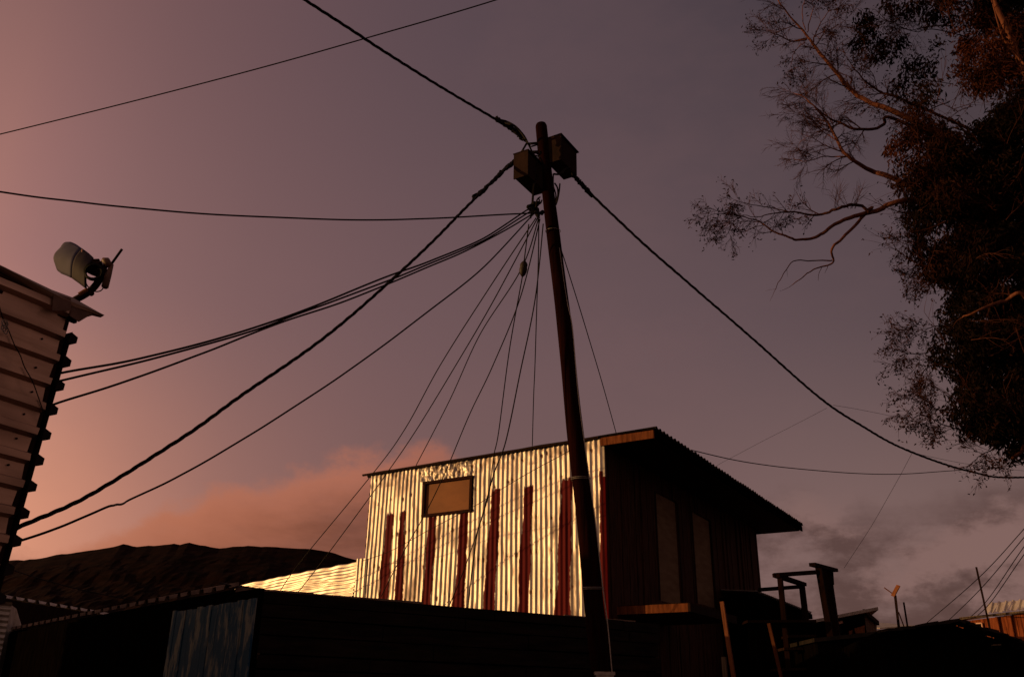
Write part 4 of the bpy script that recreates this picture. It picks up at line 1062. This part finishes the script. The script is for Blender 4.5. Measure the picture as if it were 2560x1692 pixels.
def segd(x, y, a, b):
    dx, dy = b[0]-a[0], b[1]-a[1]; t = max(0, min(1, ((x-a[0])*dx+(y-a[1])*dy)/(dx*dx+dy*dy)))
    return math.hypot(x-a[0]-t*dx, y-a[1]-t*dy)
cnt = 0
while cnt < 1080:
    x, y = tr.uniform(2020, 3150), tr.uniform(-280, 1150)
    if x > 2620 and tr.random() < .55: continue
    if not inside(x, y, dense): continue
    dd = min(segd(x, y, dense[k], dense[k-1]) for k in range(len(dense)))
    r = min(tr.uniform(.22, .42), (dd*.9+30)*13/F)
    nz_ = noise.noise(V((x*.006, y*.006, 3)))
    if dd < 170 and nz_ < -.27: continue
    clump(P(x, y, tr.uniform(12.3, 15.2)), r, int((60+640*r)*(.22+.78*min(1, dd/85))), max(0, noise.noise(V((x*.004, y*.004, 8)))*1.8+.10)); cnt += 1
for (x, y, r, n) in ((2000, 45, .20, 170), (2010, 75, .24, 220), (1990, 100, .20, 160), (2040, 100, .18, 130), (2060, 125, .2, 130), (2030, 130, .16, 90), (2085, 95, .16, 90), (2100, 20, .2, 140), (2060, 10, .2, 120), (2150, 45, .18, 100), (2110, 150, .25, 150), (2150, 150, .25, 120), (2130, 180, .25, 130), (2090, 190, .2, 80), (2080, 220, .2, 80), (2170, 100, .2, 60), (2130, 10, .2, 120), (2170, 20, .22, 150), (2195, 40, .2, 110), (2150, 215, .3, 160),
                     (2260, 985, .22, 130), (2300, 1005, .22, 130), (2350, 1045, .22, 150), (2365, 1010, .3, 240), (2240, 985, .18, 100)):
    clump(P(x*K, y*K, 13+tr.uniform(-.3, .3)), r, n, .1)
# twigs showing inside the crown
for _ in range(140):
    x, y = tr.uniform(2230, 2620), tr.uniform(0, 1100)
    if inside(x, y, dense): twig(P(x, y, tr.uniform(11.7, 13.0)), imgdir(tr.uniform(-1, .2), tr.uniform(-.8, .8), tr.uniform(-.5, .2)), .6, .007, 1, 1)
twigs.build('twigs', 'bark_dark', tree)
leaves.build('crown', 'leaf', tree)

# ------------------------------------------------------------------ sky, sun
SUN_AZ, SUN_EL = math.radians(-94), math.radians(6.5)
S = V((math.cos(SUN_EL)*math.sin(SUN_AZ), math.cos(SUN_EL)*math.cos(SUN_AZ), math.sin(SUN_EL)))
sl_ = bpy.data.lights.new('sun', 'SUN'); sl_.energy = 2.8; sl_.angle = math.radians(.6); sl_.color = (1, .56, .205)
so = bpy.data.objects.new('sun', sl_); C.objects.link(so); so.rotation_euler = S.to_track_quat('Z', 'Y').to_euler(); so.location = (-20, -10, 20)

W = bpy.data.worlds.new('World'); SC.world = W; W.use_nodes = True
nt = W.node_tree; nt.nodes.clear(); N = nt.nodes.new; L = nt.links.new
out = N('ShaderNodeOutputWorld'); bg = N('ShaderNodeBackground'); L(bg.outputs[0], out.inputs[0])
sky = N('ShaderNodeTexSky'); sky.sky_type = 'NISHITA'; sky.sun_disc = False; sky.sun_elevation = SUN_EL; sky.sun_rotation = SUN_AZ
tc = N('ShaderNodeTexCoord'); sep = N('ShaderNodeSeparateXYZ'); L(tc.outputs['Generated'], sep.inputs[0])
def math_(op, a, b=None, c=None):
    n = N('ShaderNodeMath'); n.operation = op
    for i, x in enumerate((a, b, c)):
        if x is None: continue
        if isinstance(x, (int, float)): n.inputs[i].default_value = x
        else: L(x, n.inputs[i])
    return n.outputs[0]
def ramp(fac, stops, ease='LINEAR'):
    r = N('ShaderNodeValToRGB'); cr = r.color_ramp; cr.interpolation = ease
    stops = sorted(stops)
    while len(cr.elements) < len(stops): cr.elements.new(.5)
    for e, (p, c) in zip(cr.elements, stops): e.position = p; e.color = c
    L(fac, r.inputs[0]); return r.outputs[0]
def mixc(f, a, b):
    m = N('ShaderNodeMix'); m.data_type = 'RGBA'
    if isinstance(f, (int, float)): m.inputs['Factor'].default_value = f
    else: L(f, m.inputs['Factor'])
    for s_, x in (('A', a), ('B', b)):
        if isinstance(x, tuple): m.inputs[s_].default_value = x
        else: L(x, m.inputs[s_])
    return m.outputs['Result']
def smooth(x, a, b):
    n = N('ShaderNodeMapRange'); n.interpolation_type = 'SMOOTHSTEP'
    n.inputs['From Min'].default_value = a; n.inputs['From Max'].default_value = b; L(x, n.inputs['Value']); return n.outputs['Result']
az = math_('ARCTAN2', sep.outputs['X'], sep.outputs['Y'])
azf = math_('ADD', math_('DIVIDE', az, 2*math.pi), .5)
el = math_('ARCSINE', sep.outputs['Z'])
def azs(px, py): d = ray(px, py); return math.atan2(d.x, d.y)/(2*math.pi)+.5
def els(px, py): return math.asin(ray(px, py).normalized().z)
A_ = lambda deg: deg/360+.5
def rp(row, y, extra):
    return ramp(azf, [(azs(x, y), srgb(c)) for x, c in row]+[(A_(d), srgb(c)) for d, c in extra], 'B_SPLINE')
HIr = rp([(0, (128, 92, 90)), (500, (108, 80, 83)), (1000, (91, 73, 79)), (1600, (77, 65, 72)), (2300, (58, 50, 57))], 40, [(-178, (85, 69, 72)), (-140, (95, 76, 74)), (-105, (158, 120, 98)), (-75, (140, 103, 98)), (60, (58, 50, 54)), (110, (80, 66, 68)), (178, (85, 69, 72))])
MDr = rp([(-120, (172, 120, 113)), (100, (153, 111, 108)), (300, (138, 102, 100)), (600, (123, 92, 92)), (1000, (112, 86, 88)), (1600, (102, 81, 84)), (2000, (95, 77, 81)), (2500, (82, 68, 72))], 846, [(-178, (138, 106, 96)), (-140, (150, 114, 98)), (-100, (232, 170, 105)), (-75, (192, 137, 114)), (50, (80, 66, 68)), (100, (120, 88, 80)), (178, (138, 106, 96))])
LOr = rp([(-100, (228, 156, 124)), (100, (209, 142, 115)), (300, (186, 127, 108)), (550, (153, 108, 98)), (900, (128, 94, 90)), (1300, (116, 90, 88)), (1700, (118, 91, 89)), (2100, (126, 100, 96)), (2560, (116, 92, 88))], 1370, [(-178, (160, 118, 100)), (-140, (172, 126, 102)), (-100, (255, 195, 110)), (-60, (234, 162, 125)), (50, (104, 82, 78)), (100, (150, 105, 88)), (178, (160, 118, 100))])
e_lo, e_md, e_hi = els(1280, 1370), els(1280, 846), els(1280, 40)
base_c = mixc(smooth(el, e_lo-.04, e_md+.04), LOr, MDr)
base_c = mixc(smooth(el, e_md-.06, e_hi+.05), base_c, HIr)
# clouds (in sky directions): a warm bank low on the left, a grey-mauve bank on the right
def noise_(scale, det, stretch=(1, 1, 2.4), seed=0.):
    mp = N('ShaderNodeMapping'); mp.inputs['Scale'].default_value = stretch; mp.inputs['Location'].default_value = (seed, seed*.7, seed*.3)
    L(tc.outputs['Generated'], mp.inputs['Vector'])
    n = N('ShaderNodeTexNoise'); n.inputs['Scale'].default_value = scale; n.inputs['Detail'].default_value = det; n.inputs['Roughness'].default_value = .62
    L(mp.outputs['Vector'], n.inputs['Vector']); return n.outputs['Fac']
n1 = math_('SUBTRACT', noise_(9, 8, (1, 1, 1.6)), .5); n2 = noise_(14, 8, (1, 1, 3.4), 3.); n3 = noise_(7, 8, (1, 1, 3.0), 8.)
EMAX = .5; n2b = noise_(7, 9, (1, 1, 1.9), 13.)
def topcurve(pts):
    return math_('MULTIPLY', ramp(azf, [(azs(x, y), ((els(x, y)/EMAX),)*3+(1,)) for x, y in pts], 'EASE'), EMAX)
t1 = topcurve([(-900, 1700), (-500, 1560), (-250, 1430), (100, 1375), (280, 1325), (420, 1255), (560, 1205), (700, 1160), (820, 1135), (960, 1115), (1080, 1080), (1140, 1105), (1210, 1150), (1290, 1250), (1420, 1480), (1500, 1700)])
d1 = smooth(math_('SUBTRACT', math_('ADD', t1, math_('MULTIPLY', n1, .085)), el), -.002, .024)
t1w = smooth(math_('SUBTRACT', math_('ADD', t1, math_('MULTIPLY', n1, .060)), el), .006, .085)
cl1 = mixc(math_('MULTIPLY', t1w, math_('ADD', .35, math_('MULTIPLY', n2, 1.1))), rp([(0, (196, 126, 97)), (400, (174, 107, 82)), (800, (182, 111, 86)), (1100, (168, 104, 86))], 1200, [(-178, (120, 80, 70)), (178, (120, 80, 70))]), rp([(0, (196, 122, 92)), (300, (160, 97, 73)), (700, (132, 78, 59)), (1100, (104, 64, 53))], 1250, [(-178, (90, 60, 55)), (178, (90, 60, 55))]))
col = mixc(math_('MULTIPLY', d1, math_('ADD', .62, math_('MULTIPLY', n3, .62))), base_c, cl1)
t2 = topcurve([(1560, 1450), (1720, 1330), (1850, 1240), (1980, 1205), (2100, 1235), (2250, 1250), (2400, 1215), (2560, 1180), (2900, 1100), (3400, 1100)])
d2 = smooth(math_('SUBTRACT', math_('ADD', t2, math_('MULTIPLY', n1, .09)), el), -.01, .05)
d2 = math_('MULTIPLY', d2, smooth(n2b, .30, .50))
n2c = noise_(10, 9, (1, 1, 1.8), 21.)
cl2 = mixc(smooth(n2c, .42, .60), srgb((82, 60, 57)), srgb((128, 99, 94)))
col = mixc(math_('MULTIPLY', d2, .9), col, cl2)
# faint wisps elsewhere
col = mixc(math_('MULTIPLY', smooth(noise_(3.2, 5, (1, 1, 2), 5.), .5, .75), .10), col, srgb((130, 96, 94)))
mul = N('ShaderNodeMix'); mul.data_type = 'RGBA'; mul.blend_type = 'ADD'; mul.inputs['Factor'].default_value = 1
tint = N('ShaderNodeMix'); tint.data_type = 'RGBA'; tint.blend_type = 'MULTIPLY'; tint.inputs['Factor'].default_value = 1
L(sky.outputs[0], tint.inputs['A']); tint.inputs['B'].default_value = (.004, .0018, .0014, 1)
L(col, mul.inputs['A']); L(tint.outputs['Result'], mul.inputs['B'])
L(mul.outputs['Result'], bg.inputs['Color']); bg.inputs['Strength'].default_value = 1.0

SC.view_settings.view_transform = 'Standard'; SC.view_settings.look = 'None'
SC.view_settings.exposure = 0; SC.view_settings.gamma = 1
